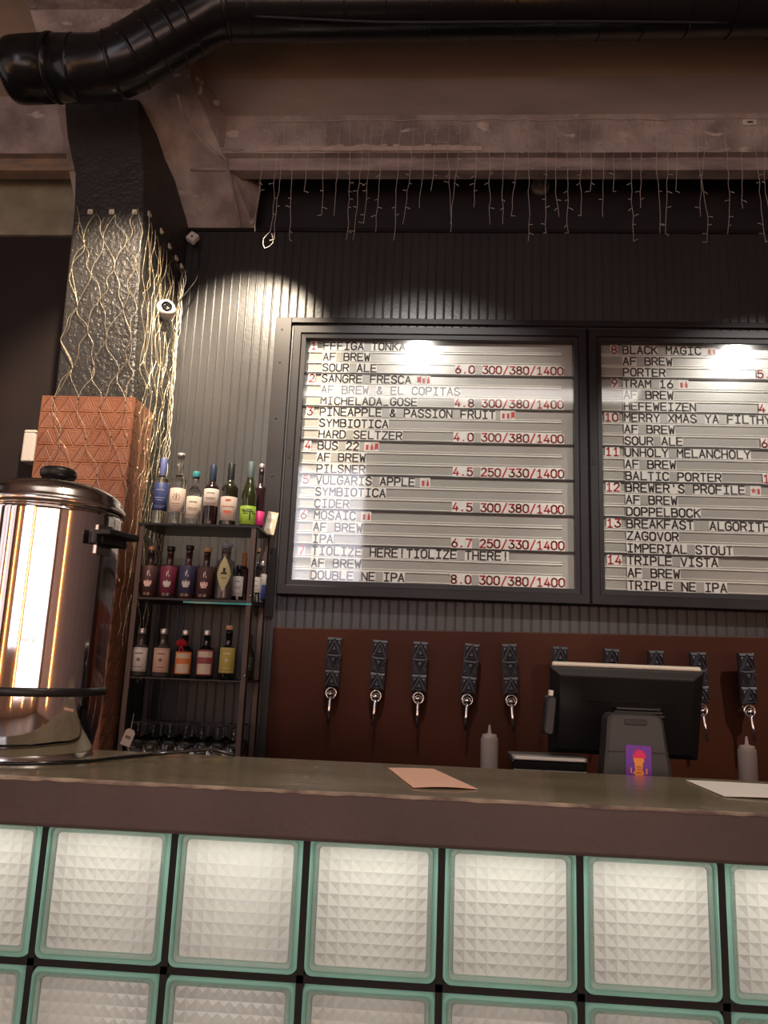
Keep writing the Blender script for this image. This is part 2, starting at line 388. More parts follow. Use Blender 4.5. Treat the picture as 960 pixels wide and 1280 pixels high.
# ================================================================== lettering (stroke glyphs on a 4 x 6 grid)
GL = {
 'A': ['0,0 2,6 4,0', '.8,2 3.2,2'], 'B': ['0,0 0,6 2.7,6 3.7,5.4 3.7,3.8 2.8,3.2 0,3.2', '2.8,3.2 4,2.5 4,.7 3,0 0,0'],
 'C': ['4,4.8 3.4,5.8 2.5,6 1.4,6 .4,5.4 0,4.4 0,1.6 .4,.6 1.4,0 2.5,0 3.4,.2 4,1.2'], 'D': ['0,0 0,6 2.2,6 3.4,5.5 4,4.2 4,1.8 3.4,.5 2.2,0 0,0'],
 'E': ['4,6 0,6 0,0 4,0', '0,3.1 3.4,3.1'], 'F': ['4,6 0,6 0,0', '0,3 3.4,3'],
 'G': ['4,4.8 3.4,5.8 2.5,6 1.4,6 .4,5.4 0,4.4 0,1.6 .4,.6 1.4,0 2.6,0 3.6,.6 4,1.6 4,2.9 2.2,2.9'], 'H': ['0,0 0,6', '4,0 4,6', '0,3.1 4,3.1'],
 'I': ['.4,6 3.6,6', '2,6 2,0', '.4,0 3.6,0'], 'K': ['0,0 0,6', '3.9,6 .2,2.8', '1.4,3.6 4,0'], 'L': ['.2,6 .2,0 4,0'],
 'M': ['0,0 0,6 2,2.8 4,6 4,0'], 'N': ['0,0 0,6 4,0 4,6'], 'O': ['1.4,0 2.6,0 3.6,.6 4,1.6 4,4.4 3.6,5.4 2.6,6 1.4,6 .4,5.4 0,4.4 0,1.6 .4,.6 1.4,0'],
 'P': ['0,0 0,6 2.6,6 3.7,5.5 4,4.4 3.7,3.3 2.6,2.7 0,2.7'], 'R': ['0,0 0,6 2.6,6 3.7,5.5 4,4.5 3.7,3.4 2.6,2.9 0,2.9', '2.2,2.9 4,0'],
 'S': ['3.9,4.9 3.3,5.8 2.4,6 1.4,6 .4,5.5 .1,4.6 .5,3.7 3.5,2.4 4,1.5 3.6,.5 2.6,0 1.4,0 .5,.3 0,1.2'], 'T': ['0,6 4,6', '2,6 2,0'],
 'U': ['0,6 0,1.5 .4,.5 1.4,0 2.6,0 3.6,.5 4,1.5 4,6'], 'V': ['0,6 2,0 4,6'], 'W': ['0,6 .8,0 2,4 3.2,0 4,6'], 'X': ['0,0 4,6', '0,6 4,0'],
 'Y': ['0,6 2,2.8 4,6', '2,2.8 2,0'], 'Z': ['0,6 4,6 0,0 4,0'],
 '0': ['1.4,0 2.6,0 3.6,.6 4,1.6 4,4.4 3.6,5.4 2.6,6 1.4,6 .4,5.4 0,4.4 0,1.6 .4,.6 1.4,0'], '1': ['.5,4.8 2,6 2,0', '.4,0 3.6,0'],
 '2': ['.1,4.7 .7,5.7 1.6,6 2.6,6 3.6,5.4 3.8,4.3 3.2,3.2 0,0 4,0'], '3': ['.3,6 3.8,6 1.9,3.6 3,3.4 3.9,2.6 4,1.5 3.5,.4 2.4,0 1.4,0 .5,.4 0,1.2'],
 '4': ['2.4,6 .1,1.6 4,1.6', '3,3.4 3,0'], '5': ['3.7,6 .5,6 .3,3.4 1.4,3.8 2.7,3.8 3.7,3.1 4,1.9 3.6,.6 2.6,0 1.3,0 .4,.4 0,1.2'],
 '6': ['2.8,6 .5,2.9 0,1.8 .4,.6 1.4,0 2.6,0 3.6,.6 4,1.8 3.6,3 2.6,3.5 1.4,3.5 .6,3'], '7': ['0,6 4,6 1.4,0'],
 '8': ['2,3.2 3.4,3.8 3.8,4.7 3.4,5.6 2.6,6 1.4,6 .6,5.6 .2,4.7 .6,3.8 2,3.2 3.5,2.6 4,1.6 3.6,.5 2.6,0 1.4,0 .4,.5 0,1.6 .5,2.6 2,3.2'],
 '9': ['1.2,0 3.5,3.1 4,4.2 3.6,5.4 2.6,6 1.4,6 .4,5.4 0,4.2 .4,3 1.4,2.5 2.6,2.5 3.4,3'],
 '.': ['1.6,.35 2.4,.35'], '/': ['.3,-.6 3.7,6.6'], '&': ['4,0 .9,4.2 1,5.4 1.9,6 2.8,5.4 2.8,4.4 .3,2.3 0,1.2 .6,.2 1.6,0 2.8,.5 3.9,2.6'], '!': ['2,6 2,2', '2,.7 2,0'], "'": ['2,6 2,4.4'],
 '_': ['0,0 3.6,0'],
}
GS = {k: [[tuple(map(float, p.split(','))) for p in s.split()] for s in v] for k, v in GL.items()}
ICON = {'b': [(.9, 0), (3.1, 0), (3.1, 4.6), (.9, 4.6)], 't': [(.9, 0), (3.1, 0), (3.1, 3.2), (2.5, 4.4), (2.5, 6), (1.5, 6), (1.5, 4.4), (.9, 3.2)],
        'g': [(.4, 0), (2, 1.2), (3.6, 0), (3.6, 6), (.4, 6)],
        '*': [(2+2.6*(1 if i % 2 == 0 else .42)*math.sin(i*PI/5), 3+2.9*(1 if i % 2 == 0 else .42)*math.cos(i*PI/5)) for i in range(10)]}
def put_char(m, ch, x, z, y, sx, sz, th, mi):
    """draws one character at x (left), z (baseline), on the plane y facing -y"""
    for st in GS[ch]:
        for (a, b) in zip(st[:-1], st[1:]):
            p = Vector((x+a[0]*sx, z+a[1]*sz)); q = Vector((x+b[0]*sx, z+b[1]*sz)); d = q-p
            if d.length < 1e-6: continue
            d.normalize(); nn = Vector((-d.y, d.x))*th/2; e = d*th*.36
            m.add([(v.x, y, v.y) for v in (p-e-nn, q+e-nn, q+e+nn, p-e+nn)], [(0, 1, 2, 3)], mi)
def put_icon(m, k, x, z, y, sx, sz, mi):
    poly = ICON[k]; n = len(poly)
    if k == '*':
        m.add([(x+2*sx, y, z+3*sz)]+[(x+a*sx, y, z+b*sz) for a, b in poly], [(0, i+1, (i+1) % n+1) for i in range(n)], mi)
    else: m.add([(x+a*sx, y, z+b*sz) for a, b in poly], [tuple(range(n))], mi)

# ================================================================== menu boards
ZB, ZT = 1.678, 2.911
def menu_board(x0, x1, first, rows, label, cols):
    """rows: 21 tuples (number, name, icons, price)"""
    t = empty('menu_board', ((x0+x1)/2, YW, ZB-.075), label, 'menu board')
    T = Matrix.Translation(-t.location)
    def done(m, name, mats, par=t, **k):
        m.v = [tuple(Vector(v)-t.location) for v in m.v] if par is t else m.v
        return m.build(name, mats, par, **k)
    # frame of mitred dark profiles
    m = MB(); fw = .0668; yf = YW-.085
    O = [(x0-fw, ZB-fw-.008), (x1+fw, ZB-fw-.008), (x1+fw, ZT+fw), (x0-fw, ZT+fw)]; I = [(x0, ZB), (x1, ZB), (x1, ZT), (x0, ZT)]
    for i in range(4):
        j = (i+1) % 4
        a, b, c, d = O[i], O[j], I[j], I[i]
        def mix(p, q, s): return (p[0]+(q[0]-p[0])*s, p[1]+(q[1]-p[1])*s)
        ring = [(0, YW-.02), (0, yf+.012), (.10, yf), (.62, yf), (.70, yf+.008), (1, yf+.010), (1, YW-.02)]
        va = [(mix(a, d, s)[0], y, mix(a, d, s)[1]) for s, y in ring]; vb = [(mix(b, c, s)[0], y, mix(b, c, s)[1]) for s, y in ring]
        k = len(ring); m.add(va+vb, [(q, q+1, q+1+k, q+k) for q in range(k-1)])
    done(m, 'frame', M_frame)
    m = MB(); m.box(x0-.01, x1+.01, YW-.034, YW-.024, ZB-.01, ZT+.01); done(m, 'back_panel', M_back)
    yb = YW-.034
    rp = (ZT-ZB)/21
    m = MB()
    for i in range(1, 7): m.box(x0, x1-.002, yb-.009, yb, ZT-3*i*rp-.0045, ZT-3*i*rp+.0045)
    m.box(x0, x1, yb-.006, yb, ZT-.003, ZT)
    done(m, 'divider', M_ink)
    m = MB()
    for i in range(1, 22):
        if i % 3: m.box(x0+.004, x1-.055, yb-.006, yb, ZT-i*rp-.004, ZT-i*rp+.003)
        m.box(x0+.004, x1-.055, yb-.004, yb, ZT-i*rp+.008, ZT-i*rp+.012)
    done(m, 'rail', M_rail)
    # one row of letter cards each
    pl, pr = .0352, .0338; ch = .0382; sz = ch/6; th = .0076; yl = yb-.0075
    for i, (num, name, icons, price) in enumerate(rows):
        if not (name or num): continue
        zb = ZT-(i+1)*rp+.0115; xs = x0+cols[0]
        jit = lambda: random.uniform(-.0008, .0008)
        def word(m, s, x, p, colr, gw):
            for c in s:
                m.box(x-(p-gw)/2+.0004, x-(p-gw)/2+p-.0004, yl, yl+.0025, zb-.0065, zb+ch+.0055, 0 if c != ' ' else 3)
                if c != ' ': put_char(m, c, x+jit()*.6, zb+jit(), yl-.0006, gw/4, sz, th, colr)
                x += p
            return x
        mm = [M_tile, M_ink, M_redink, M_blank]
        if num:
            m = MB(); word(m, num, x0+cols[1]-(.0352 if len(num) == 2 else 0), pl, 2, .0245)
            o = done(m, 'row_number', mm); o['label'] = 'red number '+num
        m = MB(); xe = word(m, name, xs, pl, 1, .0250)
        if icons:
            m.box(xe-.0056, xe+pl*.5, yl, yl+.0025, zb-.0065, zb+ch+.0055, 3)
            xe += pl*.6
            for k in icons:
                m.box(xe-.003, xe+.0225, yl, yl+.0025, zb-.0065, zb+ch+.0055, 0); put_icon(m, k, xe, zb+.001, yl-.0006, .0225/4, sz*.92, 2); xe += .0235
        o = done(m, 'letter_row', mm); o['label'] = 'letter cards reading '+name.replace('  ', ' ')
        if price:
            m = MB(); word(m, price[1], x0+price[0], pr, 2, .0240)
            o = done(m, 'price_row', mm); o['label'] = 'red figures '+price[1]
    m = MB(); m.box(x0+.001, x1-.001, YW-.068, YW-.064, ZB+.001, ZT-.001); done(m, 'glass_pane', M_pane)
    for x in (x0-.052, x1+.04):
        m = MB(); m.rbox(x, x+.012, yf-.002, yf+.004, (ZB+ZT)/2-.02, (ZB+ZT)/2+.02, .004, axis='y')
        done(m, 'latch', M_frame)
    return t
PX = .763
LB = [('1', 'FFFIGA TONKA', 'g', None), ('', 'AF BREW', '', None), ('', 'SOUR ALE', '', (PX, '6.0 300/380/1400')),
      ('2', 'SANGRE FRESCA', 'gbt', None), ('', 'AF BREW & EL COPITAS', '', None), ('', 'MICHELADA_GOSE', '', (PX, '4.8 300/380/1400')),
      ('3', 'PINEAPPLE & PASSION FRUIT', 'bbg', None), ('', 'SYMBIOTICA', '', None), ('', 'HARD SELTZER', '', (PX, '4.0 300/380/1400')),
      ('4', 'BUS 22', 'btg', None), ('', 'AF BREW', '', None), ('', 'PILSNER', '', (PX, '4.5 250/330/1400')),
      ('5', 'VULGARIS APPLE', 'bt', None), ('', 'SYMBIOTICA', '', None), ('', 'CIDER', '', (PX, '4.5 300/380/1400')),
      ('6', 'MOSAIC', 'bt', None), ('', 'AF BREW', '', None), ('', 'IPA', '', (PX, '6.7 250/330/1400')),
      ('7', 'TIOLIZE HERE!TIOLIZE THERE!', '', None), ('', 'AF BREW', '', None), ('', 'DOUBLE NE IPA', '', (PX, '8.0 300/380/1400'))]
RB = [('8', 'BLACK MAGIC', 'bb', None), ('', 'AF BREW', '', None), ('', 'PORTER', '', (PX, '5.8')),
      ('9', 'TRAM 16', 'bt', None), ('', 'AF BREW', '', None), ('', 'HEFEWEIZEN', '', (PX, '4.')),
      ('10', 'MERRY XMAS YA FILTHY', '', None), ('', 'AF BREW', '', None), ('', 'SOUR ALE', '', (PX, '6')),
      ('11', 'UNHOLY MELANCHOLY', '', None), ('', 'AF BREW', '', None), ('', 'BALTIC PORTER', '', (PX, '1')),
      ('12', "BREWER'S PROFILE", '*b', None), ('', 'AF BREW', '', None), ('', 'DOPPELBOCK', '', None),
      ('13', 'BREAKFAST  ALGORITHM', '', None), ('', 'ZAGOVOR', '', None), ('', 'IMPERIAL STOUT', '', None),
      ('14', 'TRIPLE VISTA', '', None), ('', 'AF BREW', '', None), ('', 'TRIPLE NE IPA', '', None)]
menu_board(-.662, .680, 1, LB, 'dark framed beer menu board with letter cards, rows one to seven, left of the pair', (.090, .025))
menu_board(.814, 2.157, 8, RB, 'dark framed beer menu board, rows eight to fourteen, cut off by the picture edge', (.116, .059))

# ================================================================== bar counter
BX0, BX1 = -1.9, 1.9
bar = empty('bar_counter', (0, 1.35, 0), 'long bar counter with brown concrete edge over a lit glass block front', 'bar counter')
m = MB(); 
m.rbox(BX0, BX1, 1.15, 1.51, 1.049-0, 1.1175, .006, axis='x')
def local(m, t):
    iv = Matrix.Translation(-Vector(t.location)); m.v = [tuple(iv @ Vector(v)) for v in m.v]; return m
for i, f in enumerate(m.f):
    zs = [m.v[k][2] for k in f]
    if min(zs) > 1.115: m.m[i] = 1
local(m, bar).build('countertop', [M_fascia, M_top], bar)
m = MB(); vs = []; N = 240; r_ = random.Random(4)
for i in range(N+1):
    x = BX0+.01+(BX1-BX0-.02)*i/N; a = .0012+.0022*r_.random(); b = .0015+.003*r_.random()
    vs += [(x, 1.1494, 1.1160-a), (x, 1.1494, 1.1165), (x, 1.1520, 1.1179), (x, 1.1530+b, 1.1179)]
m.add(vs, [(4*i+k, 4*i+4+k, 4*i+5+k, 4*i+1+k) for i in range(N) for k in range(3)])
local(m, bar).build('worn_edge', mat('worn_edge_paint', (.11, .075, .065), .5, c2=(.42, .33, .24), scale=26, stretch=(.7, 1, 1), detail=6), bar)
GX, GZ, YB = -.5715-.8, .8505, 1.2018    # joint grid: x of a vertical joint, z of the first horizontal joint
m = MB(); m.box(BX0, BX1, YB, YB+.16, 0, GZ-.195)                      # plinth
m.box(BX0, BX1, YB+.155, YB+.16, GZ-.195, 1.049)                        # white liner behind the blocks
local(m, bar).build('base', [mat('white_liner', (.8, .8, .78), .7)], bar)
m = MB()
for k in range(12):
    x = GX+.2*k; m.box(x-.0052, x+.0052, YB+.006, YB+.075, GZ-.195, 1.049)
for z in (GZ, GZ-.2): m.box(GX-.2, GX+2.2, YB+.006, YB+.075, z-.0052, z+.0052)
local(m, bar).build('grout', M_grout, bar)
# glass block: ribbed face inside a rounded teal rim
M_gface = mat('frosted_block_glass', (.84, .82, .78), .10, transl=.72, spec=.6, coat=1)
M_grim = mat('teal_block_rim', (.42, .72, .63), .08, transl=.72, spec=.7)
M_grim2 = mat('pale_block_rim', (.68, .82, .76), .08, transl=.74, spec=.7)
def block_mesh():
    m = MB(); s = .0955; d = 0
    def ring(h, y, r, seg=4):
        pts = []
        for (cx, cz, st) in ((1, 1, 0), (-1, 1, PI/2), (-1, -1, PI), (1, -1, 1.5*PI)):
            for k in range(seg+1):
                t = st+k*PI/2/seg; pts.append(((h-r)*cx+r*math.cos(t), y, (h-r)*cz+r*math.sin(t)))
        return pts
    rs = [(s-.001, .075, .012), (s, .03, .012), (s-.0005, .008, .012), (s-.002, .002, .011), (s-.0045, 0, .010), (s-.0075, .001, .009), (s-.0085, .004, .008), (s-.0135, .0055, .007), (s-.0150, .0085, .006)]
    pts = [p for r in rs for p in ring(*r)]; n = len(ring(*rs[0]))
    for k in range(len(rs)-1):
        m.add(pts[k*n:k*n+2*n], [(i, (i+1) % n, n+(i+1) % n, n+i) for i in range(n)], 2 if k >= len(rs)-3 else 1, True)
    h = s-.0148; N = 10; c = 2*h/N; y0 = .0085
    for i in range(N):
        for j in range(N):
            x, z = -h+i*c, -h+j*c; o = .0 if j % 2 == 0 else 0
            ap = (x+c/2, y0-.0021, z+c*.60)
            m.add([(x, y0, z), (x+c, y0, z), (x+c, y0, z+c), (x, y0, z+c), ap], [(0, 1, 4), (1, 2, 4), (2, 3, 4), (3, 0, 4)], 0)
    for k in range(44):      # fine ribs on the inner rim
        z = -h+.004+k*(2*h-.008)/43
        for sgn in (-1, 1):
            a = sgn*(s-.0112); m.box(a-.0020, a+.0020, .0042, .006, z-.0007, z+.0007, 2); m.box(z-.0007, z+.0007, .0042, .006, a-.0020, a+.0020, 2)
    return m
ORD = ['first', 'second', 'third', 'fourth', 'fifth', 'sixth', 'seventh', 'eighth', 'ninth', 'tenth', 'eleventh', 'twelfth', 'thirteenth', 'fourteenth']
proto = None
# the photo shows columns 3..9 of this grid
cols_seen = list(range(2, 11))
UPP = {2: 'wholly beyond the left picture edge', 10: 'wholly beyond the right picture edge', 3: 'cut off by the left picture edge', 4: 'below the coffee urn', 5: 'under the end of the black cable', 6: 'under the left half of the salmon leaflet',
       7: 'under the grey receipt printer', 8: 'under the purple sticker', 9: 'cut off by the right picture edge'}
for row, rn in ((0, 'upper'), (1, 'lower')):
    for c in cols_seen:
        if row == 0 and c == 99: continue
        loc = (GX+.2*c+.1, YB, GZ+.1-.2*row)
        if proto is None: o = proto = block_mesh().build('glass_block', [M_gface, M_grim, M_grim2])
        else: o = copy_tree(proto)
        o.location = loc
        tag(o, 'ribbed pale green glass block, %s row, %s' % (rn, UPP[c]), 'glass block', 'lit glass blocks of the bar front')
# hidden supports behind the bar: work counter and back counter
struct(MB().box(BX0, BX1, 1.55, 2.1, 0, .90).build('trim_11', M_frame))
struct(MB().box(-1.33, 3.1, 2.95, 3.64, 0, .83).build('trim_12', M_frame))

# ================================================================== ventilation duct
def duct():
    t = empty('ventilation_duct', (0, 2.9, 4.165), 'glossy black round ventilation duct with a double bend under the ceiling', 'duct')
    Y = 2.9; R = .139
    def bend(p, q, r_, n=3):
        return
    P = [(-1.885, Y, 4.5), (-1.885, Y, 4.10), (-1.868, Y, 3.99), (-1.82, Y, 3.90), (-1.74, Y, 3.862), (-1.60, Y, 3.858), (-1.50, Y, 3.862), (-1.41, Y, 3.905), (-1.13, Y, 4.10), (-1.045, Y, 4.152), (-.95, Y, 4.168), (4.0, Y, 4.158)]
    m = MB(); m.tube([(-1.74, Y, 3.862)]+P[5:], R, n=40, smooth=True); 
    local(m, t).build('pipe', M_duct, t)
    m = MB(); m.tube([(-1.935, Y, 3.852), (-1.935, Y, 3.852), (-1.925, Y, 3.852), (-1.90, Y, 3.853), (-1.735, Y, 3.862)], [R*.2, R*.93, R*.99, R*1.012, R*1.012], n=40)
    local(m, t).build('end_cap', M_duct, t)
    def band(p, d, wd=.012, rr=R+.006):
        p = Vector(p); d = Vector(d).normalized()
        m = MB(); m.tube([p-d*wd, p-d*wd, p-d*wd*.4, p+d*wd*.4, p+d*wd, p+d*wd], [R, R+.002, rr, rr, R+.002, R], n=40)
        local(m, t).build('seam_band', M_duct, t)
    band((-1.74, Y, 3.862), (1, 0, 0)); band((-1.635, Y, 3.858), (1, 0, 0), .006, R+.003); band((-1.47, Y, 3.875), (1, 0, .25), .006, R+.004)
    D = Vector((.28, 0, .195)).normalized()
    for s_ in (.02, .13, .22, .30): band(Vector((-1.41, Y, 3.905))+D*s_, D, .006, R+.004)
    band((-.97, Y, 4.166), (1, 0, .1), .01, R+.005); band((-.86, Y, 4.168), (1, 0, 0), .005, R+.003)
    x = -.62
    while x < 2.2: band((x, Y, 4.166-.002*x), (1, 0, 0), .0035, R+.0022); x += .185
    return t
duct()
m = MB(); m.tube(catmull([(-.9, 2.83, 4.06), (-.3, 2.83, 4.018), (.25, 2.83, 4.01), (.7, 2.85, 4.024), (1.2, 2.87, 4.03)]), .007)
tag(m.build('duct_cable', M_black), 'thin black cable sagging along the underside of the duct', 'cable')

# ================================================================== small things on wall and beam
t = empty('smoke_detector', (.541, 3.80, 3.878), 'round grey ribbed detector on the black wall behind the icicle lights', 'detector')
RX = Matrix.Rotation(PI/2, 4, 'X')   # local z -> -y
m = MB(); m.lathe([(0, 0), (.048, 0), (.05, .006), (.05, .02), (.046, .024), (0, .024)], n=28, T=RX); m.build('base', mat('grey_detector', (.20, .19, .18), .5), t)
m = MB()
for k, r in enumerate((.042, .034, .026)): m.lathe([(r-.004, .022), (r-.003, .029+k*.003), (r+.001, .029+k*.003), (r+.003, .022)], n=28, T=RX)
m.lathe([(0, .038), (.016, .038), (.02, .03), (.02, .022)], n=20, T=RX)
m.build('grille', mat('grey_detector_light', (.30, .285, .27), .45), t)
m = MB(); p = Vector((1.521, 3.456, 3.985)); m.rbox(p.x-.034, p.x+.034, 3.449, 3.459, 4.003-.013, 4.003+.018, .004, axis='y')
m.box(p.x-.012, p.x+.016, 3.4478, 3.4492, 4.000, 4.010, 1)
tag(m.build('beam_sticker', [M_white, M_greyp]), 'small white plate with a grey mark on the beam, upper right', 'sticker')

# icicle light string along the beam
t = empty('icicle_lights', (0, 3.44, 4.03), 'string of unlit icicle lights hanging off the concrete beam', 'string lights')
m = MB(); pts = []
x = -.99
while x < 2.25: pts.append((x, 3.447, 4.022+random.uniform(-.006, .006))); x += .07
m.tube(catmull(pts, 3), .0022, n=5); local(m, t).build('main_wire', M_wiredk, t)
x = -.90; k = 0
rnd = random.Random(3)
while x < 2.2:
    Ln = rnd.choice([.38, .46, .55, .62, .66, .60, .50, .58]) ; m = MB(); xx = x; z = 4.02; P = [(x, 3.447, z)]
    drift = rnd.uniform(-.05, .03)
    while z > 4.02-Ln:
        z -= .045; xx += drift*.045/Ln*.9+rnd.uniform(-.006, .006); P.append((xx, 3.441+rnd.uniform(-.004, .002), z))
    if k == 1: P += [(xx-.03, 3.44, z-.04), (xx-.02, 3.44, z-.09), (xx+.02, 3.44, z-.06), (xx+.01, 3.44, z-.01)]
    m.tube(catmull(P, 2), .0014, n=5)
    for i in range(2, len(P), 1):
        if rnd.random() < .38:
            s_ = rnd.choice((-1, 1)); a = Vector(P[i]); b = a+Vector((s_*rnd.uniform(.012, .026), 0, rnd.uniform(-.016, .012)))
            m.tube([a, (a+b)/2+Vector((0, 0, .002)), b], [.0012, .0017, .0022], n=5)
    local(m, t).build('strand', M_wiredk, t)
    x += rnd.uniform(.038, .088); k += 1

# cable on the haunch
m = MB(); m.tube(catmull([at(222, 118, 3.12), at(232, 150, 3.24), at(250, 172, 3.32), at(268, 190, 3.38), at(282, 205, 3.46), at(292, 240, 3.56), at(300, 284, 3.64)], 5), .008)
m.tube(catmull([at(276, 185, 3.37), at(290, 188, 3.40), at(302, 187, 3.42)], 4), .006)
tag(m.build('beam_cable', M_conc), 'painted over cable running down the concrete haunch beside the column', 'cable')

# ================================================================== net lights on the column
t = empty('net_lights', (-1.6, 3.28, 3.42), 'diamond net of fairy lights stretched down the black column front', 'string lights')
rnd = random.Random(11)
def colside(y, z):
    pts = [(0, -1.375, -1.345), (2.43, -1.385, -1.345), (3.42, -1.437, -1.35), (3.62, -1.455, -1.345), (3.82, -1.49, -1.345)]
    for (a, f0, b0), (b, f1, b1) in zip(pts[:-1], pts[1:]):
        if z <= b:
            t_ = (z-a)/(b-a); f_ = f0+(f1-f0)*t_; k_ = b0+(b1-b0)*t_; break
    x = f_+(k_-f_)*(y-3.3)/.395
    return max(x, -1.363) if z < 2.46 else x
def colx(u, z):
    a = -1.762+(z-2.43)/.99*(-.024); b = -1.385+(z-2.43)/.99*(-.052); return a+(b-a)*u
clips = [at(110, 261, 3.27), at(137, 261, 3.27), at(166, 261, 3.27)]
nl = 12
def node(k, j):
    r_ = random.Random(k*100+j); z = 3.41-j*.165+r_.uniform(-.025, .025)
    u = (.05+.30*k + (.15 if j % 2 else 0)) + r_.uniform(-.03, .03)
    yy = 3.285 if z > 2.5 else 3.250
    u = min(max(u, -.01), 1.0)
    return Vector((colx(u, z), yy, z))
zig = 0
for k in range(4):
    for dirn in (0, 1):
        m = MB(); P = []
        for j in range(nl):
            kk = k if (j % 2 == 0 or dirn == 0) else k-1
            P.append(node(kk if kk >= 0 else 0, j))
        Q = [];
        for a, b in zip(P[:-1], P[1:]):
            Q += [a, a.lerp(b, .33)+Vector((rnd.uniform(-.02, .02), -.002, 0)), a.lerp(b, .68)+Vector((rnd.uniform(-.02, .02), -.002, 0))]
        Q.append(P[-1]); m.tube(catmull(Q, 3), .0010, n=5)
        for q in P: m.lathe([(0, -.008), (.0026, -.005), (.0026, .005), (0, .008)], c=q, n=6)
        local(m, t).build('strand', M_wiregold if dirn else M_wire, t)
# strands on the right side of the column, falling down past the tiles
t = empty('curtain_lights', (-1.35, 3.5, 3.3), 'bundle of golden fairy light strands hanging at the right side of the column', 'string lights')
for k in range(17):
    m = MB(); r_ = random.Random(500+k)
    y = 3.30+.36*((k*7) % 17)/17; zt = 3.40-.62*(y-3.3)+r_.uniform(-.03, .02); zb = r_.choice([1.0, 1.15, 1.3, 1.9, 2.2]); P = []; z = zt; off = r_.uniform(0, .012)
    while z > zb:
        yy = min(max(y+r_.uniform(-.022, .022), 3.275), 3.67)
        P.append((max(colside(yy, z), colside(yy, z-.12))+.006+off+r_.uniform(0, .014), yy, z)); z -= r_.uniform(.05, .09)
    m.tube(catmull(P, 3), .0010, n=5)
    for q in P[1::2]: m.lathe([(0, -.008), (.0024, -.004), (.0024, .004), (0, .008)], c=q, n=6)
    local(m, t).build('strand', M_wiregold if k % 3 else M_wire, t)
for k in range(5):      # the thick twisted bundle
    m = MB(); P = []; r_ = random.Random(900+k)
    for i in range(26):
        z = 3.27-i*.062; P.append((-1.322+.004*i**.5+.013*math.cos(i*1.3+k*1.26)+r_.uniform(-.006, .006), 3.60-.03*min(i/8, 1)+.012*math.sin(i*1.1+k*1.26), z))
    m.tube(catmull(P, 3), .0016, n=5)
    local(m, t).build('strand', M_wire, t)
M_clip = mat('white_clip', (.72, .66, .55), .4)
CL = [((110, 261), 3.27, 'leftmost of the three on the column front'), ((137, 261), 3.27, 'middle of the three on the column front'), ((166, 261), 3.27, 'rightmost of the three on the column front'),
      ((187, 268), 3.34, 'topmost on the column side'), ((201, 289), 3.45, 'second from the top on the column side'), ((211, 308), 3.53, 'third from the top on the column side'),
      ((220, 323), 3.60, 'fourth from the top on the column side'), ((228, 333), 3.655, 'lowest on the column side')]
proto = None
for i, (p, Y, l) in enumerate(CL):
    q = at(p[0], p[1], Y)
    side = i > 2
    if i in (0, 3):
        m = MB(); m.rbox(-.013, .013, -.004, .004, -.013, .013, .004, axis='y'); m.rbox(-.005, .005, -.012, -.004, -.010, -.002, .002, axis='y')
        proto = m.build('cable_clip', M_clip)
        o = proto
    else: o = copy_tree(proto)
    if side: q.x = colside(Y, q.z)+.005; q.y = Y; o.rotation_euler = (0, 0, PI/2)
    else: q.y = 3.296
    o.location = q
    tag(o, 'small white adhesive cable clip, ' + l, 'clip', 'clips holding the net lights')

# ================================================================== camera, boxes on the wall
q = at(212, 387, 3.48)
t = empty('security_camera', q, 'white dome security camera mounted on the side of the column', 'security camera')
Tc = Matrix.Translation((-.02, 0, 0)) @ Matrix.Rotation(math.radians(28), 4, 'Z') @ Matrix.Rotation(PI/2, 4, 'X') 
m = MB(); m.lathe([(0, -.062), (.030, -.06), (.044, -.045), (.048, -.02), (.047, .012), (.040, .03), (.030, .038), (.027, .040)], n=28, T=Tc); m.build('housing', M_white, t)
m = MB(); m.lathe([(.027, .040), (.027, .030), (.018, .030), (.018, .037), (.012, .037), (.011, .033), (0, .036)], n=24, T=Tc); m.build('lens', M_blackg, t)
m = MB(); m.tube([(-.12, .01, .0), (-.05, .01, 0)], [.040, .030], n=20); m.build('mount', M_white, t)
m = MB(); m.tube(catmull([at(240, 303, 3.64), at(249, 318, 3.63), at(247, 345, 3.62), at(236, 362, 3.60), at(222, 378, 3.55)], 5), .0035)
tag(m.build('camera_cable', M_black), 'thin black cable looping from the white junction box to the camera', 'cable')
q = at(241, 298, 3.63)
t = empty('junction_box', q, 'small white tilted junction box at the top corner of the panelling', 'junction box', rz=0)
Tj = Matrix.Rotation(math.radians(32), 4, 'Y') @ Matrix.Rotation(math.radians(-12), 4, 'X')
m = MB(); m.rbox(-.024, .024, -.018, .012, -.026, .026, .004, axis='y', T=Tj); m.build('housing', M_white, t)
m = MB(); m.rbox(-.005, .005, -.0195, -.017, -.007, .003, .002, axis='y', T=Tj); m.build('mark', M_greyp, t)
q0 = at(41.5, 560, 3.66)
t = empty('wall_box', (q0.x, 3.66, q0.z-.083), 'white upright box on the dark wall left of the tiled column', 'box')
m = MB(); m.rbox(-.034, .034, -.05, .04, 0, .165, .012); m.build('housing', M_white, t)
m = MB(); m.box(-.0345, .0345, -.0508, .03, .150, .152); m.rbox(.034, .040, -.02, 0, .135, .15, .002, axis='x'); m.build('lid_seam', M_greyp, t)

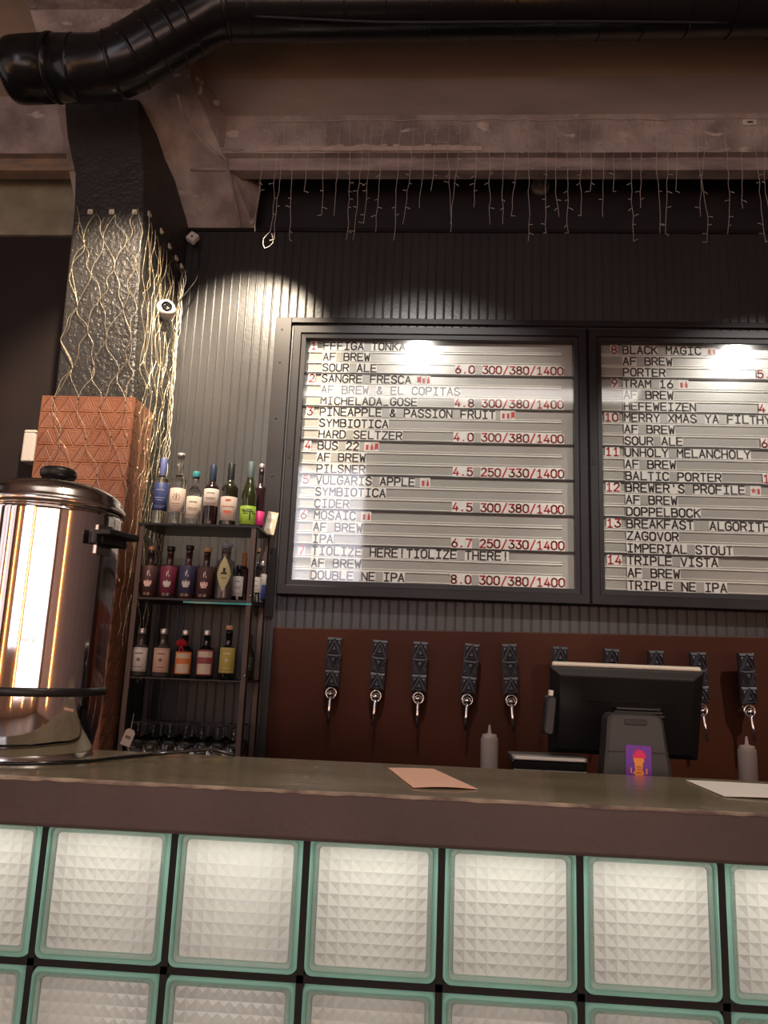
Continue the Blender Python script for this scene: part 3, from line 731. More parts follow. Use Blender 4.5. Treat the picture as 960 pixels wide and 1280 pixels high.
# ================================================================== beer taps
M_chr2 = mat('chrome_spout', (.80, .77, .74), .10, 1)
def tap():
    t = empty('beer_tap', (0, YW-.045, 0), '', 'beer tap')
    # local origin on the panel surface at the spout centre height
    m = MB(); W_, H_ = .0335, .0735; tilt = Matrix.Translation((0, -.078, .034)) @ Matrix.Rotation(math.radians(4), 4, 'X')
    m.box(-W_+.002, W_-.002, -.013, .011, 0, 3*H_, 0, tilt)
    n_ = Vector((0, -1, 0)); m2 = MB()
    for j in range(3):
        z0, z1 = j*H_, (j+1)*H_; y = -.014
        if j % 2 == 0:
            tri_facet(m2, (-W_, y, z0), (W_, y, z0), (0, y, z1), n_, d=.012); tri_facet(m2, (-W_, y, z0), (0, y, z1), (-W_, y, z1), n_, d=.008); tri_facet(m2, (W_, y, z0), (W_, y, z1), (0, y, z1), n_, d=.008)
        else:
            tri_facet(m2, (-W_, y, z1), (0, y, z0), (W_, y, z1), n_, d=.012); tri_facet(m2, (-W_, y, z0), (0, y, z0), (-W_, y, z1), n_, d=.008); tri_facet(m2, (W_, y, z0), (W_, y, z1), (0, y, z0), n_, d=.008)
        for sgn in (-1, 1): m2.add([(sgn*W_, y, z0), (sgn*W_, y, z1), (sgn*W_, .012, z1), (sgn*W_, .012, z0)], [(0, 1, 2, 3)])
    m2.add([(-W_, -.014, 3*H_), (W_, -.014, 3*H_), (W_, .012, 3*H_), (-W_, .012, 3*H_)], [(0, 1, 2, 3)])
    m.add([tilt @ Vector(v) for v in m2.v], m2.f, 0)
    m.build('handle', M_tap, t)
    m = MB(); m.lathe([(0, .0), (.022, 0), (.022, .006), (.013, .012), (.013, .055), (.017, .058), (.019, .07), (.017, .088), (.010, .098), (0, .10)], n=20, T=RX)
    m.build('faucet_body', M_chr2, t)
    m = MB(); P = [(.0235*math.cos(a), -.078, .004+.025*math.sin(a)) for a in [i*2*PI/24 for i in range(25)]]; m.tube(P, .0042, n=8, caps=False)
    m.lathe([(.006, .028), (.009, .032), (.007, .040), (.005, .045)], c=(0, -.078, 0), n=14)
    m.build('collar', M_chr2, t)
    m = MB(); m.tube([(0, -.086, -.006), (0, -.094, -.026), (0, -.098, -.070), (0, -.100, -.128)], [.009, .0078, .0072, .0068], n=14); m.build('spout', M_chr2, t)
    return t
TAPX = [(415, 'leftmost of the row'), (471, 'second from the left'), (524, 'third from the left'), (585, 'fourth from the left'), (640, 'above the left squeeze bottle'),
        (700, 'behind the monitor top left corner'), (762, 'behind the monitor left half'), (821, 'behind the monitor right half'), (877, 'at the monitor right edge'), (936, 'rightmost of the row')]
proto = None
for i, (px, l) in enumerate(TAPX):
    if proto is None: o = proto = tap()
    else: o = copy_tree(proto)
    q = at(px-1, 868, 3.585)
    o.location = (q.x, YW-.045, 1.155+random.uniform(-.003, .003)); o.rotation_euler = (0, math.radians([2, 3, 1, 4, -3, 0, 2, -1, -4, -3][i]), 0)
    tag(o, 'black faceted beer tap handle with chrome spout, ' + l, 'beer tap', 'beer taps on the red-brown panel')

# ================================================================== squeeze bottles
M_sq = mat('frosted_plastic', (.50, .43, .40), .5, transl=.35)
def squeeze(px, py, label):
    q = at(px, py, 3.2)
    t = empty('squeeze_bottle', (q.x, 3.2, .831), label, 'squeeze bottle', 'squeeze bottles below the taps')
    m = MB(); m.lathe([(0, 0), (.031, 0), (.035, .006), (.035, .190), (.033, .199), (.030, .201), (0, .201)], n=28); m.build('body', M_sq, t)
    m = MB(); m.lathe([(.029, .198), (.029, .209), (.026, .212), (.012, .214), (.0075, .217), (.0035, .246), (0, .248)], n=20); m.build('nozzle_cap', mat('frosted_cap', (.55, .47, .43), .45, transl=.2), t)
    return t
squeeze(612, 906, 'frosted squeeze bottle with pointed nozzle left of the receipt printer')
squeeze(933, 922, 'frosted squeeze bottle with pointed nozzle right of the monitor')
# ================================================================== coffee urn
def urn():
    c = Vector((-.712, 1.385, 1.1178))
    t = empty('coffee_urn', c, 'large polished steel coffee urn with lid standing on the left end of the bar', 'urn')
    R = .1235
    m = MB(); m.lathe([(0, 0.004), (.098, .004), (.104, 0), (.110, .004), (.113, .012), (.1165, .03), (R-.004, .05), (R-.0015, .09), (R-.001, .20), (R, .425), (R+.001, .432), (R-.006, .434), (0, .434)], n=72)
    m.build('body', M_steel, t)
    m = MB(); m.lathe([(R-.004, .4345), (R+.003, .4365), (R+.0055, .441), (R+.0055, .447), (R+.002, .452), (R-.001, .455), (R-.001, .462), (R-.012, .4735), (.090, .4845), (.05, .4925), (.02, .4955), (0, .496)], n=72)
    m.build('lid', M_steellid, t)
    m = MB(); m.lathe([(0, .4955), (.012, .4955), (.012, .503), (.030, .505), (.033, .510), (.033, .518), (.028, .523), (0, .525)], n=32); m.build('lid_knob', M_black, t)
    m = MB(); m.lathe([(R-.002, .106), (R+.0035, .107), (R+.005, .110), (R+.005, .117), (R+.0035, .120), (R-.002, .121)], n=72); m.build('band', M_black, t)
    m = MB(); m.lathe([(.113, .010), (.117, .002), (.117, -.0002), (.109, -.0002), (.109, .006)], n=64); m.build('base_ring', M_steellid, t)
    for a in (-.30, PI-.30):   # two side handles
        T = Matrix.Rotation(a, 4, 'Z'); m = MB()
        m.rbox(R-.004, R+.022, -.030, .030, .372, .398, .006, T=T)
        m.rbox(R+.018, R+.048, -.042, .042, .386, .397, .005, T=T)
        m.rbox(R+.010, R+.020, -.042, .042, .372, .392, .003, T=T)
        h = m.build('handle', M_black, t)
        m = MB(); m.rbox(R-.002, R+.003, -.02, .02, .355, .410, .002, T=T, axis='x'); m.build('handle_bracket', M_steellid, h)
    # tap at the serving side (towards the bar staff)
    T = Matrix.Rotation(math.radians(100), 4, 'Z'); m = MB(); m.tube([T @ Vector(p) for p in [(R-.005, 0, .06), (R+.03, 0, .06), (R+.045, 0, .055), (R+.05, 0, .03)]], .009, n=12); m.build('spigot', M_black, t)
urn()
m = MB(); zt_ = 1.1178+.005
P = [(-.98, 1.24, zt_), (-.80, 1.228, zt_), (-.66, 1.234, zt_), (-.57, 1.29, zt_), (-.535, 1.36, zt_), (-.50, 1.42, zt_), (-.44, 1.452, zt_+.006), (-.40, 1.465, zt_+.010), (-.372, 1.470, zt_+.004), (-.355, 1.475, zt_)]
m.tube(catmull(P, 6), .0034, n=8)
tag(m.build('power_cable', M_blackg), 'glossy black cable lying on the bar top in front of the coffee urn', 'cable')

# ================================================================== till: monitor, stand, sticker, card reader, receipt printer
def till():
    TL, TR, BR, BL = at(694, 836, 1.745), at(887, 842, 1.715), at(868, 954, 1.80), at(679, 941, 1.83)
    o_ = (TL+TR+BR+BL)/4; u = ((TR-TL)+(BR-BL)).normalized(); v = ((TL-BL)+(TR-BR)); v = (v-u*v.dot(u)).normalized(); n_ = u.cross(v)   # n_ points to the camera side
    if n_.dot(CAM-o_) < 0: n_ = -n_
    W_ = ((TR-TL).length+(BR-BL).length)/4; H_ = ((TL-BL).length+(TR-BR).length)/4
    base = Vector((o_.x, o_.y, .90))
    t = empty('till_monitor', base, 'black flat till monitor seen from behind on a grey stand', 'monitor')
    Mx = Matrix((u, n_*-1, v)).transposed().to_4x4()  # columns: u, away, up
    Mx = Matrix.Translation(o_-base) @ Mx
    m = MB()   # back shell: bevelled plate
    pl = [(-W_, -H_, .016), (W_, -H_, .016), (W_, H_, .016), (-W_, H_, .016)]
    def frus(m, r0, y0, r1, y1, mi=0):
        vs = [(-r0[0], y0, -r0[1]), (r0[0], y0, -r0[1]), (r0[0], y0, r0[2]), (-r0[0], y0, r0[2]), (-r1[0], y1, -r1[1]), (r1[0], y1, -r1[1]), (r1[0], y1, r1[2]), (-r1[0], y1, r1[2])]
        m.add([Mx @ Vector(p) for p in vs], [(0, 1, 2, 3), (7, 6, 5, 4), (0, 4, 5, 1), (1, 5, 6, 2), (2, 6, 7, 3), (3, 7, 4, 0)], mi)
    frus(m, (W_-.022, H_-.018, H_-.014), -.004, (W_, H_, H_), .008)
    frus(m, (W_, H_, H_), .008, (W_, H_, H_), .016)
    b = m.build('back_shell', M_black, t, bevel=.003)
    m = MB(); m.box(-W_*.50, W_*.62, -.0055, -.0035, H_*.30, H_*.32, 0, Mx); 
    m.build('vent_slot', M_blackg, b)
    m = MB(); m.rbox(-W_+.005, W_-.003, .016, .028, -H_+.003, H_+.004, .004, 0, Mx, axis='y'); m.build('front_bezel', M_cream, t)
    m = MB(); m.box(-W_+.012, W_-.012, .028, .0295, -H_+.012, H_-.012, 0, Mx); m.build('screen', M_blackg, t)
    # neck plate behind the shell: stacked black collars
    q = at(797, 890, 1.735)-base
    m = MB()
    for k in range(3): m.rbox(q.x-.056+k*.004, q.x+.056-k*.004, q.y-.012, q.y+.045, q.z-.004+k*.007-.006, q.z+.001+k*.007-.006, .004)
    m.build('collar', M_black, t)
    # stand: rounded grey hood widening downwards
    Y0 = 1.668; a = at(760, 930, Y0); bq = at(831, 930, Y0); tp = at(797, 893, Y0).z
    cx = (a.x+bq.x)/2-base.x; hw = (bq.x-a.x)/2
    m = MB(); ztop = tp-base.z; y0 = Y0-base.y
    prof = []
    for sgn in (1, -1):
        arc = [(hw-.016+.016*math.sin(i*PI/12), ztop-.018+.018*math.cos(i*PI/12)) for i in range(7)]
        side = arc+[(hw+.004, ztop-.06), (hw+.010, ztop-.11), (hw+.03, 0.012), (hw+.04, 0)]
        prof += [(cx+sgn*p, z) for p, z in (side if sgn == 1 else side[::-1])]
    n = len(prof); vs = []
    for (yy, ins) in ((y0+.06, 0), (y0+.006, 0), (y0, .006)):
        for (x, z) in prof: vs.append((cx+(x-cx)*(1-ins/.06), yy-(ztop-z)*.10, z if z < .001 else z-ins*.5))
    m.add(vs, [(k*n+i, k*n+(i+1) % n, (k+1)*n+(i+1) % n, (k+1)*n+i) for k in range(2) for i in range(n)]+[tuple(range(n-1, -1, -1)), tuple(range(2*n, 3*n))])
    st = m.build('stand', M_greyp, t)
    m = MB(); zz = at(800, 940, Y0).z-base.z; yy = y0-(ztop-zz)*.10
    m.box(cx-hw-.004, cx+hw+.004, yy-.0008, yy+.002, zz-.0012, zz+.0012)
    zz = ztop-.004; m.rbox(cx-.024, cx+.022, y0-.003, y0+.01, zz-.018, zz-.006, .003, axis='y'); m.build('stand_seam', M_black, st)
    # purple sticker with a flaming orange figure
    m = MB(); s0 = at(796.5, 952, Y0); sx, sz = s0.x-base.x, s0.z-base.z
    def py(z): return y0-(ztop-z)*.10
    Ts = Matrix.Translation((sx, py(sz)-.0022, sz)) @ Matrix.Rotation(math.radians(-5.7), 4, 'X') @ Matrix.Rotation(math.radians(2.0), 4, 'Y')
    m.rbox(-.026, .026, 0, .0012, -.036, .033, .004, 0, Ts, axis='y')
    fig = [(-.010, .008), (.010, .008), (.011, .004), (.0075, -.004), (.0085, -.008), (.007, -.012), (.008, -.018), (.0125, -.022), (.007, -.024), (.008, -.034), (.002, -.034), (0, -.029), (-.002, -.034), (-.009, -.034), (-.007, -.024), (-.013, -.022), (-.008, -.018), (-.007, -.012), (-.0085, -.008), (-.0075, -.004), (-.011, .004)]
    m.prism(fig, -.0008, 0, 1, Ts)
    fl = [(-.012, .008), (.012, .008), (.014, .012), (.012, .018), (.008, .020), (.010, .025), (.004, .022), (0, .028), (-.001, .021), (-.006, .024), (-.007, .017), (-.012, .014)]
    m.prism(fl, -.0010, 0, 2, Ts)
    for z in (-.009, -.014, -.020, -.027):
        m.prism([(-.005, z-.0008), (.005, z-.0008), (.005, z+.0008), (-.005, z+.0008)], -.0012, 0, 3, Ts)
    for sgn in (-1, 1): m.prism([(sgn*.0155-.0013, -.022), (sgn*.0155+.0013, -.022), (sgn*.0155+.0013, -.011), (sgn*.0155-.0013, -.011)], -.0012, 0, 1, Ts)
    o = m.build('sticker', [mat('violet_sticker', (.16, .028, .36), .35), mat('orange_print', (.95, .33, .045), .4), mat('pink_print', (.85, .02, .12), .4), mat('maroon_print', (.45, .05, .03), .4)], st)
    o['label'] = 'purple rounded sticker with an orange figure under a pink flame'
    # card reader on the left edge
    m = MB(); q = at(686, 893, 1.745)-base; Tq = Matrix.Translation(q) @ Matrix.Rotation(math.radians(6), 4, 'Y')
    m.rbox(-.010, .012, -.02, .03, -.042, .040, .008, 0, Tq, axis='y'); m.build('card_reader', M_black, t)
    m = MB(); m.rbox(-.006, .004, -.012, .006, .040, .052, .003, 0, Tq); m.build('reader_tab', M_white, t)
till()
q = at(683, 945, 1.70)
t = empty('receipt_printer', (q.x+.003, 1.76, .90), 'low black receipt printer with silver lid left of the monitor stand', 'printer')
m = MB(); m.rbox(-.077, .077, -.09, .02, 0, .217, .010); m.build('housing', M_blackg, t)
m = MB(); m.rbox(-.0765, .0765, -.092, -.055, .2175, .225, .006); m.build('lid_edge', M_silver, t)
m = MB(); m.rbox(-.0765, .0765, -.054, .018, .2175, .223, .006); m.build('lid', M_black, t)
m = MB(); m.box(-.074, .074, -.0912, -.089, .196, .199); m.build('paper_slot', M_silver, t)
# sheets of paper
def sheet(name, pts, mtl, label, cat, marks=None):
    m = MB(); z = 1.1182; pts = [Vector((p[0], p[1], z)) for p in pts]
    N = 8; vs = []
    for j in range(N+1):
        for i in range(N+1):
            a = pts[0].lerp(pts[1], i/N); b = pts[3].lerp(pts[2], i/N); p = a.lerp(b, j/N)
            p.z += .0012+.0022*math.sin(PI*i/N)*(.3+.7*j/N); vs.append(p)
    k = (N+1)**2
    vs2 = vs+[p-Vector((0, 0, .0009)) for p in vs]
    fs = [(j*(N+1)+i, j*(N+1)+i+1, (j+1)*(N+1)+i+1, (j+1)*(N+1)+i) for j in range(N) for i in range(N)]
    fs += [tuple(q+k for q in f[::-1]) for f in fs]
    e = list(range(N+1))+[(j+1)*(N+1)-1 for j in range(1, N+1)]+[N*(N+1)+i for i in range(N-1, -1, -1)]+[j*(N+1) for j in range(N-1, 0, -1)]
    fs += [(e[i], e[i]+k, e[(i+1) % len(e)]+k, e[(i+1) % len(e)]) for i in range(len(e))]
    m.add(vs2, fs); return tag(m.build(name, mtl), label, cat)
sheet('leaflet', [(-.065, 1.430), (.016, 1.445), (.081, 1.237), (-.017, 1.221)], M_paperp, 'narrow salmon coloured leaflet lying on the bar top', 'leaflet')
sheet('paper_sheet', [(.463, 1.458), (.660, 1.445), (.675, 1.280), (.466, 1.287)], M_paper, 'white paper sheet lying on the bar top at the right picture edge', 'paper')

# ================================================================== bottle shelf
SX0, SX1, SY0, SY1 = -1.315, -.775, 3.34, 3.60
ZS = [1.885, 1.552, 1.207]
t = empty('bottle_shelf', ((SX0+SX1)/2, 3.48, .83), 'brown metal shelf unit with black boards full of bottles', 'shelf')
for (x, y) in ((SX0, SY0), (SX1-.026, SY0), (SX0, SY1), (SX1-.026, SY1)):
    m = MB(); m.box(x, x+.026, y, y+.004, .832, ZS[0]-.004); m.box(x if x < -1 else x+.022, x+.004 if x < -1 else x+.026, y, y+.026, .832, ZS[0]-.004)
    m.box(x+.004, x+.022, y+.004, y+.024, .832, .842)
    local(m, t).build('post', M_post, t)
for k, z in enumerate(ZS):
    m = MB(); m.rbox(SX0-.004 if k == 0 else SX0+.004, SX1+.004 if k == 0 else SX1-.004, SY0-.004 if k == 0 else SY0+.004, SY1+.03, z-(.012 if k < 2 else .009), z-.0005, .003)
    o = local(m, t).build('shelf_board', M_shelf, t)
m = MB(); m.box(-1.08, SX1+.0, SY0-.008, SY0+.002, ZS[1]-.022, ZS[1]-.014); o = local(m, t).build('glass_edge', mat('teal_glass_edge', (.05, .42, .42), .1, c2=(.08, .5, .5)), t); o['label'] = 'teal glass edge'
m = MB(); m.box(SX0+.004, SX1-.004, SY0+.01, SY1+.03, .842, .856); local(m, t).build('bottom_board', M_shelf, t)
m = MB()
for z in ZS[1:]:
    m.lathe([(0, .006), (.004, .006), (.005, 0)], n=8, c=(0, 0, 0), T=Matrix.Translation((SX1-.008, SY0-.0005, z+.02)) @ RX)
local(m, t).build('bolt', M_chrome, t)

def glass(name, c, rough=.03, trans=1.0, ior=1.42):
    return mat(name, c, rough, trans=trans, ior=ior)
G_clear = glass('clear_bottle_glass', (.93, .93, .90)); G_dark = mat('dark_green_bottle_glass', (.016, .015, .007), .07, spec=.7); G_red = mat('dark_wine_glass', (.018, .008, .009), .07, spec=.7)
G_green = mat('green_bottle_glass', (.022, .025, .006), .07, spec=.7); G_amber = mat('berry_bottle_glass', (.045, .018, .020), .07, spec=.7); G_black = mat('black_bottle_glass', (.008, .008, .009), .07, spec=.7)
G_smoke = mat('smoky_bottle_glass', (.07, .058, .054), .06, spec=.7)
L_cream = mat('cream_label', (.66, .58, .50), .6); L_beige = mat('beige_label', (.58, .47, .41), .6); L_white = mat('white_label', (.68, .61, .56), .6)
L_blue = mat('blue_label', (.03, .045, .15), .5); L_lime = mat('lime_label', (.29, .44, .04), .55); L_pink = mat('pink_label', (.55, .03, .15), .55)
L_yel = mat('yellow_label', (.45, .36, .07), .55); L_yelp = mat('pale_yellow_label', (.55, .50, .27), .55); L_peach = mat('peach_label', (.62, .40, .30), .6)
L_mag = mat('magenta_label', (.17, .022, .055), .5); L_navy = mat('navy_label', (.04, .036, .09), .5); L_dkbr = mat('dark_plum_label', (.075, .032, .035), .5); L_crim = mat('crimson_label', (.28, .05, .06), .5); L_org = mat('orange_label', (.65, .18, .04), .55)
C_cork = mat('cork', (.50, .30, .17), .7); C_silver = mat('silver_cap', (.62, .57, .53), .3, .8); C_teal = mat('teal_cap', (.03, .22, .25), .4); C_navy = mat('navy_capsule', (.016, .028, .06), .4); C_black = M_black; C_greyb = mat('slate_capsule', (.07, .10, .10), .45)
C_bluenk = mat('blue_neck_seal', (.10, .12, .30), .4)

def sstep(a, b, k):   # smooth shoulder between two profile points
    return [(a[0]+(b[0]-a[0])*(.5-.5*math.cos(PI*i/k)), a[1]+(b[1]-a[1])*i/k) for i in range(k+1)]
def bottle_prof(kind, R, H):
    rn = min(.0145, R*.42)
    if kind == 'wine': sh0, sh1 = .60*H, .76*H
    elif kind == 'flute': sh0, sh1 = .42*H, .82*H
    elif kind == 'spirit': sh0, sh1 = .66*H, .76*H
    elif kind == 'gin': sh0, sh1 = .58*H, .70*H
    elif kind == 'jar': sh0, sh1 = .74*H, .82*H; rn = R*.55
    else: sh0, sh1 = .55*H, .8*H
    p = [(0, .002), (R*.86, 0), (R*.97, .003), (R, .009)]+sstep((R, sh0), (rn, sh1), 8)+[(rn, H*.93), (rn+.0012, H*.935), (rn+.0012, H*.965), (rn, H*.97), (rn, H), (0, H)]
    return p, rn, sh0, sh1
INKS = {}
def bottle(px, py, Y, shelf, kind, R, H, gm, labels, cap, label, liquid=None, twist=0, group='bottles on the bar shelf'):
    """labels: (z0, z1 as fractions, half angle deg, material, style, ink)"""
    q = at(px, py, Y); z0 = ZS[shelf]
    t = empty('bottle', (q.x, Y, z0), label, 'bottle', group)
    p, rn, s0, s1 = bottle_prof(kind, R, H)
    m = MB(); m.lathe(p, n=28); m.build('glass_body', gm, t)
    if liquid:
        lm, fr = liquid; zz = fr*H
        pp = [(a*.93, max(b, .006)) for a, b in p if b < zz]; pp += [(pp[-1][0], zz), (0, zz)]
        m = MB(); m.lathe(pp, n=24); m.build('liquid', lm, t)
    fa = math.atan2(CAM.y-Y, CAM.x-q.x)*.5+(-PI/2)*.5+math.radians(twist)
    for (f0, f1, ha, lm, style, ink) in labels:
        r = R+.0006; a0, a1 = fa-math.radians(ha), fa+math.radians(ha); za, zb = f0*H, f1*H
        m = MB()
        if style == 'diamond':
            N = 10; vs = []; zc = (za+zb)/2
            for i in range(N+1):
                a = a0+(a1-a0)*i/N; hh = (zb-za)/2*(1-abs(2*i/N-1))**.8
                for z in (zc-hh, zc+hh): vs.append((r*math.cos(a), r*math.sin(a), z))
            m.add(vs, [(2*i, 2*i+2, 2*i+3, 2*i+1) for i in range(N)], 0, True)
        else: m.lathe([(r-.0004, za), (r, za+.0004), (r, zb-.0004), (r-.0004, zb)], n=14, a0=a0, a1=a1)
        def bar(u0, u1, v0, v1, mi=1):   # print: u, v in 0..1 across the label
            m.lathe([(r+.0005, za+(zb-za)*v0), (r+.0005, za+(zb-za)*v1)], n=12, a0=a0+(a1-a0)*u0, a1=a0+(a1-a0)*u1, mi=mi)
        extra = []
        if style == 'lines':
            bar(.30, .70, .72, .76); bar(.25, .75, .44, .47); bar(.32, .68, .36, .385); bar(.2, .8, .16, .175); bar(.3, .7, .10, .115)
        elif style == 'seal':
            for i in range(8):
                a = i*PI/4; bar(.5+.16*math.cos(a)-.035, .5+.16*math.cos(a)+.035, .62+.13*math.sin(a)-.022, .62+.13*math.sin(a)+.022)
            bar(.46, .54, .55, .70); bar(.3, .7, .32, .35); bar(.36, .64, .24, .26)
        elif style == 'frame':
            bar(.06, .94, .94, .955); bar(.06, .94, .045, .06); bar(.06, .08, .05, .95); bar(.92, .94, .05, .95); bar(.3, .7, .74, .79); bar(.45, .55, .42, .58); bar(.38, .62, .47, .52); bar(.3, .7, .18, .21)
        elif style == 'red':
            bar(.38, .62, .80, .88); bar(.2, .8, .56, .59); bar(.32, .68, .30, .40); bar(.4, .6, .20, .26)
        elif style == 'bug':
            bar(.28, .82, .66, .72); bar(.18, .42, .75, .79); bar(.45, .75, .77, .81); bar(.60, .66, .20, .66); bar(.3, .55, .56, .60); bar(.74, .92, .58, .63)
        elif style == 'logo':
            bar(.30, .70, .30, .40); bar(.36, .64, .22, .30); bar(.30, .40, .40, .44); bar(.45, .55, .40, .46); bar(.60, .70, .40, .44); bar(.44, .48, .62, .78); bar(.50, .54, .70, .84); bar(.56, .60, .60, .68)
        elif style == 'block':
            bar(.1, .9, .70, .93, 1); bar(.16, .84, .05, .45, 1)
        if style == 'diamond':
            bar(.30, .70, .48, .53); bar(.44, .60, .53, .66); bar(.36, .64, .36, .38)
        m.build('label', [lm, ink], t)
    ck, cm = cap
    m = MB()
    if ck == 'long': m.lathe([(rn+.0008, H*.74), (rn+.0012, H*.745), (rn+.0014, H+.001), (rn, H+.003), (0, H+.003)], n=20)
    elif ck == 'cork': m.lathe([(rn-.001, H), (rn+.002, H), (rn+.0035, H+.002), (rn+.0035, H+.018), (rn+.002, H+.020), (0, H+.020)], n=20)
    elif ck == 'ball': m.lathe([(rn-.002, H), (rn+.001, H), (rn+.001, H+.006), (rn+.005, H+.010), (rn+.006, H+.018), (rn+.003, H+.025), (0, H+.027)], n=20)
    else: m.lathe([(rn+.002, H*.90), (rn+.0025, H*.905), (rn+.0025, H+.001), (rn+.001, H+.003), (0, H+.003)], n=20)
    m.build('cap', cm, t)
    return t
I_br = mat('brown_print', (.20, .12, .09), .6); I_dk = M_ink; I_or = mat('coral_print', (.55, .12, .06), .6); I_pk = mat('pale_pink_print', (.80, .55, .50), .45); I_wh = mat('white_print', (.65, .60, .58), .5); I_lt = mat('light_blue_print', (.20, .24, .42), .5); I_cr = mat('cream_print', (.62, .50, .36), .55)
Y1 = 3.40
bottle(203, 600, Y1, 0, 'spirit', .033, .312, G_clear, [(.20, .62, 80, L_blue, 'lines', I_lt), (.76, .94, 170, C_bluenk, 'none', I_lt)][:1], ('long', C_bluenk), 'clear spirit bottle with dark blue label and blue neck, leftmost on the top shelf')
bottle(224, 600, Y1+.01, 0, 'spirit', .036, .318, G_clear, [(.19, .54, 75, L_beige, 'seal', I_br)], ('ball', C_silver), 'tall clear bottle with beige seal label and silver stopper on the top shelf')
bottle(245, 600, Y1, 0, 'wine', .034, .252, G_clear, [(.12, .53, 78, L_cream, 'lines', I_br)], ('short', C_teal), 'short clear bottle with cream label and teal cap on the top shelf')
bottle(266, 600, Y1, 0, 'wine', .034, .285, G_red, [(.32, .60, 80, L_white, 'lines', I_br)], ('long', C_navy), 'dark red wine bottle with white label and navy capsule on the top shelf')
bottle(288.5, 600, Y1+.005, 0, 'wine', .0375, .297, G_dark, [(.09, .46, 78, L_beige, 'red', I_or)], ('long', C_black), 'dark wine bottle with beige label and black capsule on the top shelf')
bottle(313, 600, Y1-.01, 0, 'flute', .0355, .302, G_green, [(.03, .31, 80, L_lime, 'bug', I_dk)], ('long', C_greyb), 'slim green wine bottle with lime label and dragonfly print on the top shelf')
bottle(326.5, 600, Y1+.085, 0, 'spirit', .026, .300, G_red, [(.08, .30, 90, L_pink, 'none', I_dk)], ('cork', C_silver), 'slim dark bottle with pink label, rightmost on the top shelf')
for i, (px, lm, l) in enumerate([(188, L_dkbr, 'leftmost of four alike on the middle shelf'), (212, L_mag, 'with magenta shoulder label, second on the middle shelf'), (235.5, L_navy, 'with navy shoulder label, third on the middle shelf'), (258, L_dkbr, 'fourth on the middle shelf, beside the diamond label')]):
    bottle(px, 710, Y1, 1, 'gin', .0385, .215 if i != 2 else .222, G_amber, [(.10, .66, 62, lm, 'logo', I_pk if i % 3 == 0 else I_wh)], ('cork', C_cork if i in (0, 3) else M_black), 'dark berry gin bottle with printed emblem, '+l)
bottle(282, 705, Y1, 1, 'jar', .0385, .232, G_smoke, [(.16, .84, 52, L_yelp, 'diamond', I_dk)], ('ball', mat('blue_grey_stopper', (.20, .22, .26), .4)), 'smoky swing top bottle with pale yellow diamond label on the middle shelf')
bottle(299, 715, Y1+.075, 1, 'gin', .026, .165, G_black, [(.15, .7, 60, L_white, 'lines', I_br)], ('short', M_black), 'small black topped bottle with white label behind the shelf post')
bottle(305, 710, Y1+.165, 1, 'spirit', .026, .235, G_amber, [], ('long', mat('orange_capsule', (.55, .22, .06), .45)), 'dark bottle with orange capsule at the back of the middle shelf')
bottle(320.5, 710, Y1+.10, 1, 'spirit', .026, .235, G_clear, [(.2, .5, 70, L_white, 'lines', I_br)], ('cork', C_cork), 'clear bottle with white label and cork, right of the front post on the middle shelf')
bottle(328, 712, Y1+.17, 1, 'gin', .024, .20, G_clear, [(.12, .45, 70, L_blue, 'none', I_br), (.45, .7, 70, L_white, 'lines', I_br)], ('short', C_silver), 'clear bottle with blue and white label, rightmost on the middle shelf')
bottle(176, 810, Y1, 2, 'gin', .036, .205, G_smoke, [(.10, .60, 66, L_white, 'frame', I_br)], ('short', C_silver), 'bottle with white framed label and silver cap, leftmost on the lower shelf')
bottle(203.5, 810, Y1, 2, 'gin', .037, .207, G_smoke, [(.10, .60, 66, L_peach, 'frame', I_br)], ('short', C_silver), 'bottle with peach framed label and silver cap on the lower shelf')
bottle(231, 810, Y1, 2, 'gin', .037, .205, G_black, [(.08, .55, 66, L_org, 'block', I_cr)], ('short', C_silver), 'dark bottle with orange and cream label and a red bow on the lower shelf')
bottle(258, 810, Y1, 2, 'gin', .0375, .208, G_black, [(.07, .60, 70, L_crim, 'block', I_cr)], ('short', C_silver), 'dark bottle with crimson label and cream banner on the lower shelf')
bottle(285.5, 810, Y1, 2, 'gin', .0355, .215, G_black, [(.13, .64, 66, L_yel, 'frame', I_cr)], ('cork', C_cork), 'dark bottle with yellow framed label and tall cork on the lower shelf')
bottle(311, 815, Y1+.12, 2, 'wine', .027, .20, G_black, [(.2, .5, 50, mat('black_grey_label', (.04, .04, .045), .5), 'logo', I_wh)], ('long', M_black), 'small black bottle right of the front post on the lower shelf')
# red ribbon bow tied round a neck
q = at(227, 806, Y1-.045)
m = MB()
for sgn in (-1, 1):
    for k in range(3):
        a = sgn*(20+k*30); d = Vector((math.sin(math.radians(a)), -.3, math.cos(math.radians(a))))
        P = [q, q+d*.014+Vector((0, -.008, .002)), q+d*.024, q+d*.016+Vector((sgn*.006, .006, -.004)), q]
        m.tube(catmull(P, 4), [.004]*17, n=6)
m.lathe([(0, -.007), (.006, -.004), (.007, 0), (.006, .004), (0, .007)], c=q, n=10)
for sgn in (-1, 1): m.tube(catmull([q, q+Vector((sgn*.006, -.003, -.015)), q+Vector((sgn*.009, .002, -.028))], 4), .0035, n=6)
tag(m.build('ribbon_bow', mat('red_ribbon', (.42, .012, .02), .4)), 'shiny red ribbon bow on the neck of a lower shelf bottle', 'bow')
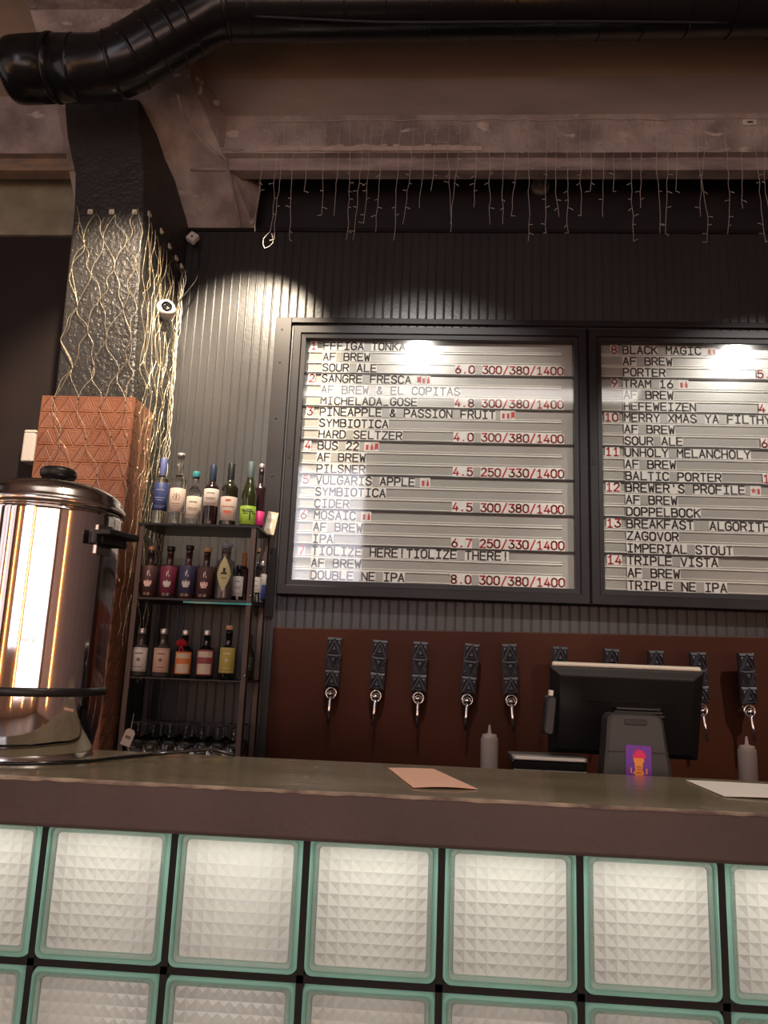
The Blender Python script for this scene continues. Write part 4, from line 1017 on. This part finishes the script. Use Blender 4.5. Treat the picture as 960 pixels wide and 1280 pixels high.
# card leaning at the back right of the top shelf
q = at(336, 660, 3.565)
m = MB(); T = Matrix.Translation((q.x-.005, 3.585, ZS[0])) @ Matrix.Rotation(math.radians(8), 4, 'Y') @ Matrix.Rotation(math.radians(-6), 4, 'X')
m.box(-.026, .026, 0, .004, 0.003, .115, 0, T); m.box(-.018, .018, -.0006, 0, .08, .10, 1, T); m.box(-.018, .010, -.0006, 0, .03, .06, 1, T)
tag(m.build('small_card', [mat('kraft_card', (.42, .34, .24), .7), L_beige]), 'beige card standing at the right end of the top shelf', 'card')
# paper tag hanging from the shelf post
q = at(160, 922, 3.325)
t = empty('paper_tag', q, 'small beige paper tag hanging on the left post of the shelf', 'tag')
m = MB(); T = Matrix.Rotation(math.radians(18), 4, 'Y'); m.prism([(-.022, -.035), (.022, -.035), (.022, .025), (.012, .036), (-.012, .036), (-.022, .025)], -.001, .001, 0, T); m.box(-.012, .012, -.0016, -.001, -.005, .008, 1, T); m.build('card', [L_beige, I_br], t)
m = MB(); m.tube(catmull([T @ Vector((0, 0, .030)), Vector((.010, .004, .06)), Vector((.012, .010, .10))], 4), .0012, n=5); m.build('cord', M_wire, t)

# upside-down stemmed glasses on the bottom board
M_gl = mat('glassware', (.95, .95, .94), .02, trans=1, ior=1.48)
def stem_glass():
    m = MB(); m.lathe([(.028, 0), (.033, .02), (.036, .045), (.034, .068), (.022, .084), (.006, .092), (.0042, .10), (.004, .138), (.008, .147), (.031, .1515), (.0325, .153), (.031, .1545), (0, .1555)], n=22)
    m.lathe([(.0268, 0), (.0316, .02), (.0344, .045), (.032, .067), (.018, .082), (0, .088)], n=22)
    return m.build('stem_glass', M_gl)
proto = None
for r in range(3):
    for c in range(7):
        o = stem_glass() if proto is None else proto.copy()
        if proto is None: proto = o
        else: COL.objects.link(o)
        o.location = (SX0+.062+c*.0705+(.0 if r % 2 == 0 else .006), SY0+.062+r*.078, .8562)
        tag(o, 'clear stemmed glass standing upside down under the lowest bottle shelf', 'glass', 'upturned glasses on the bottom board')

# ================================================================== warm light tubes behind the photographer (mirrored in the urn, blocks and glass)
M_tube = mat('warm_glow', (1, .6, .25), .4, emit=(1, .42, .10), es=14)
for i, (x, y) in enumerate(((-3.86, -2.55), (-3.86, -.3), (-3.3, -4.3), (-.82, -4.3), (.9, -4.3), (2.5, -4.3), (3.86, -2.2))):
    o = tag(MB().tube([(x, y, .5), (x, y, 2.15)], .045, n=10).build('light_tube', M_tube), 'warm glowing vertical light tube mirrored in the coffee urn', 'lamp', 'glowing tubes at the rear wall')
